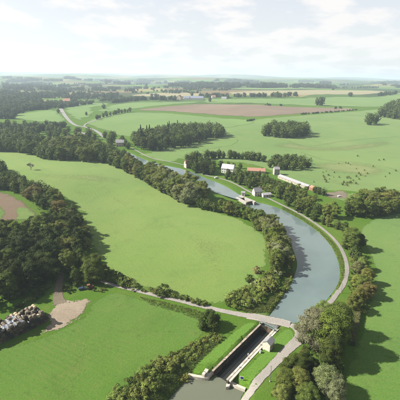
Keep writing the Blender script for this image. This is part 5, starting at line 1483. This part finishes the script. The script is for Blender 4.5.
for sx_ in (-2.1, 2.1): MB().box((sx_, 0, 1.3), (.07, 1.9, .6)).build('end_board', M['pole'], tl)
MB().tube((2.1, 0, .85), (3.6, 0, .6), .06, .06).build('drawbar', M['pole'], tl)
for i, (px, py, s) in enumerate(((63, 311, 1.6), (66, 310, 1.1), (58, 326, 1.3), (71, 303, 1.2), (80, 303, 1.0), (52, 321, 1.2))):
    q = on(px, py); bv, bf = blob((s, s*.8, .45*s), i, rng, .3)
    me = from_np('earth_heap', bv, bf, True); o = mesh_obj('earth_heap', me, M['track']); o.location = (q[0], q[1], q[2]+.1)
    tag(o, ['large earth heap in the middle of the dirt yard', 'smaller earth heap beside the large heap on the dirt yard', 'earth heap at the grass edge of the dirt yard', 'earth heap at the upper edge of the dirt yard', 'earth heap at the right end of the dirt yard', 'earth heap in the shade beside the bale stack'][i], 'heap', 'earth heaps on the yard')

# ------------------------------------------------------------------ poles, signs and small things at the lock
def pole(px, py, h, label, lamp=True, name='lamp_post'):
    q = on(px, py); e = empty(name, q, ANG); tag(e, label, 'pole')
    MB().tube((0, 0, -.3), (0, 0, h), .13, .08, 9).build('post', M['pole'], e)
    MB().box((0, 0, .2), (.5, .5, .5)).build('base', M['concrete'], e, .04)
    if lamp:
        MB().tube((0, 0, h-.1), (-.9, 0, h+.15), .045, .04, 6).build('arm', M['pole'], e)
        MB().box((-1.1, 0, h+.15), (.6, .22, .12)).build('lamp_head', M['steel'], e, .03)
    else:
        MB().box((0, 0, h-.35), (1.3, .1, .1)).build('crossarm', M['pole'], e)
        for xx in (-.55, 0, .55): MB().tube((xx, 0, h-.3), (xx, 0, h-.12), .04, .05, 6).build('insulator', M['whitepaint'], e)
pole(270, 381.5, 8.0, 'tall thin lamp post beside the lock road opposite the hut')
pole(341, 293, 6.5, 'thin wooden pole beside the lower towpath bend', False, 'utility_pole')
pole(351, 262, 6.5, 'thin wooden pole beside the middle of the towpath bend', False, 'utility_pole')
q = on(241.8, 378.6); sg = empty('lock_sign', q, ANG - 1.15); tag(sg, 'blue and white notice board on posts on the lawn near the lock foot', 'sign')
for xx in (-.5, .5): MB().tube((xx, 0, -.2), (xx, 0, 1.9), .05, .05, 7).build('post', M['whitepaint'], sg)
MB().box((0, -.06, 1.55), (1.5, .06, 1.3)).build('frame', M['whitepaint'], sg)
MB().box((0.06, -.105, 1.55), (1.22, .04, 1.1)).build('panel', M['bluepaint'], sg)
q = LK(LK_LEN*0.36, HW+0.55); ps = empty('signal_post', (float(q[0]), float(q[1]), COPE+.03), ANG); tag(ps, 'white signal post at the edge of the right lock wall', 'post')
MB().tube((0, 0, 0), (0, 0, 2.1), .07, .06, 8).build('post', M['whitepaint'], ps)
MB().box((0, 0, 2.2), (.32, .28, .7)).build('signal_box', M['whitepaint'], ps, .03)
MB().box((0, 0, .15), (.4, .4, .3)).build('base', M['concrete'], ps)
q = on(260.3, 352.8); cbx = empty('control_cabinet', q, ANG); tag(cbx, 'small white cabinet on the lawn left of the lock hut', 'cabinet')
MB().box((0, 0, .55), (.9, .6, 1.1)).build('case', M['whitepaint'], cbx, .03); MB().box((0, 0, 1.14), (1.0, .7, .08)).build('lid', M['sheetmetal'], cbx); MB().box((0, -.31, .55), (.7, .03, .9)).build('door', M['white'], cbx)

# far lock: walls, gates and quay seen small
fa, fb = P(241.5, 199.8), P(247.5, 203.2)
fl = empty('far_lock', (float(fa[0]), float(fa[1]), 0)); tag(fl, 'pale stone far lock between the two canal reaches by the white cabin', 'lock')
def fl_part(name, mb, mat):
    o = mb.build(name, mat); o.parent = fl; o.matrix_parent_inverse = Matrix.Translation(fl.location).inverted(); return o
def fquad(name, px, z0, z1, mat):
    p = ccw(PP(px)); return fl_part(name, MB().prism([tuple(a_) for a_ in p], z0, z1), mat)
fquad('quay', [(238.5, 197), (240.5, 196.2), (256, 203.6), (254, 204.6)], -2.5, 2.45, M['concrete'])
fquad('quay', [(235.5, 199), (237.2, 198.3), (247.4, 204.3), (245.8, 205)], -2.5, 2.42, M['concrete'])
fquad('gate', [(240, 200), (244.2, 199.1), (244.7, 199.6), (240.5, 200.5)], -2.5, 2.6, M['wood'])
fquad('gate', [(247.4, 204), (252.4, 203.0), (252.9, 203.5), (247.9, 204.5)], -3, 2.5, M['wood'])

# ------------------------------------------------------------------ haze
hb_ = MB().box((0, 0, 161), (64000, 64000, 338)).build('haze', None)
hb_.data.materials.clear()
hm = bpy.data.materials.new('haze_air'); hm.use_nodes = True; t = hm.node_tree
t.nodes.remove(t.nodes['Principled BSDF'])
pv = t.nodes.new('ShaderNodeVolumePrincipled')
pv.inputs['Color'].default_value = (0.55, 0.66, 0.79, 1)
pv.inputs['Density'].default_value = 0.00011
pv.inputs['Anisotropy'].default_value = 0.2
t.links.new(pv.outputs[0], t.nodes['Material Output'].inputs['Volume'])
hb_.data.materials.append(hm)
tag(hb_, 'thin pale summer haze over the whole valley', 'haze', kind='stuff')
print('trees', len(NEAR), len(REST), 'bushes', len(BNEAR), len(BREST), 'far', len(FAR), 'lock', LK_LEN)
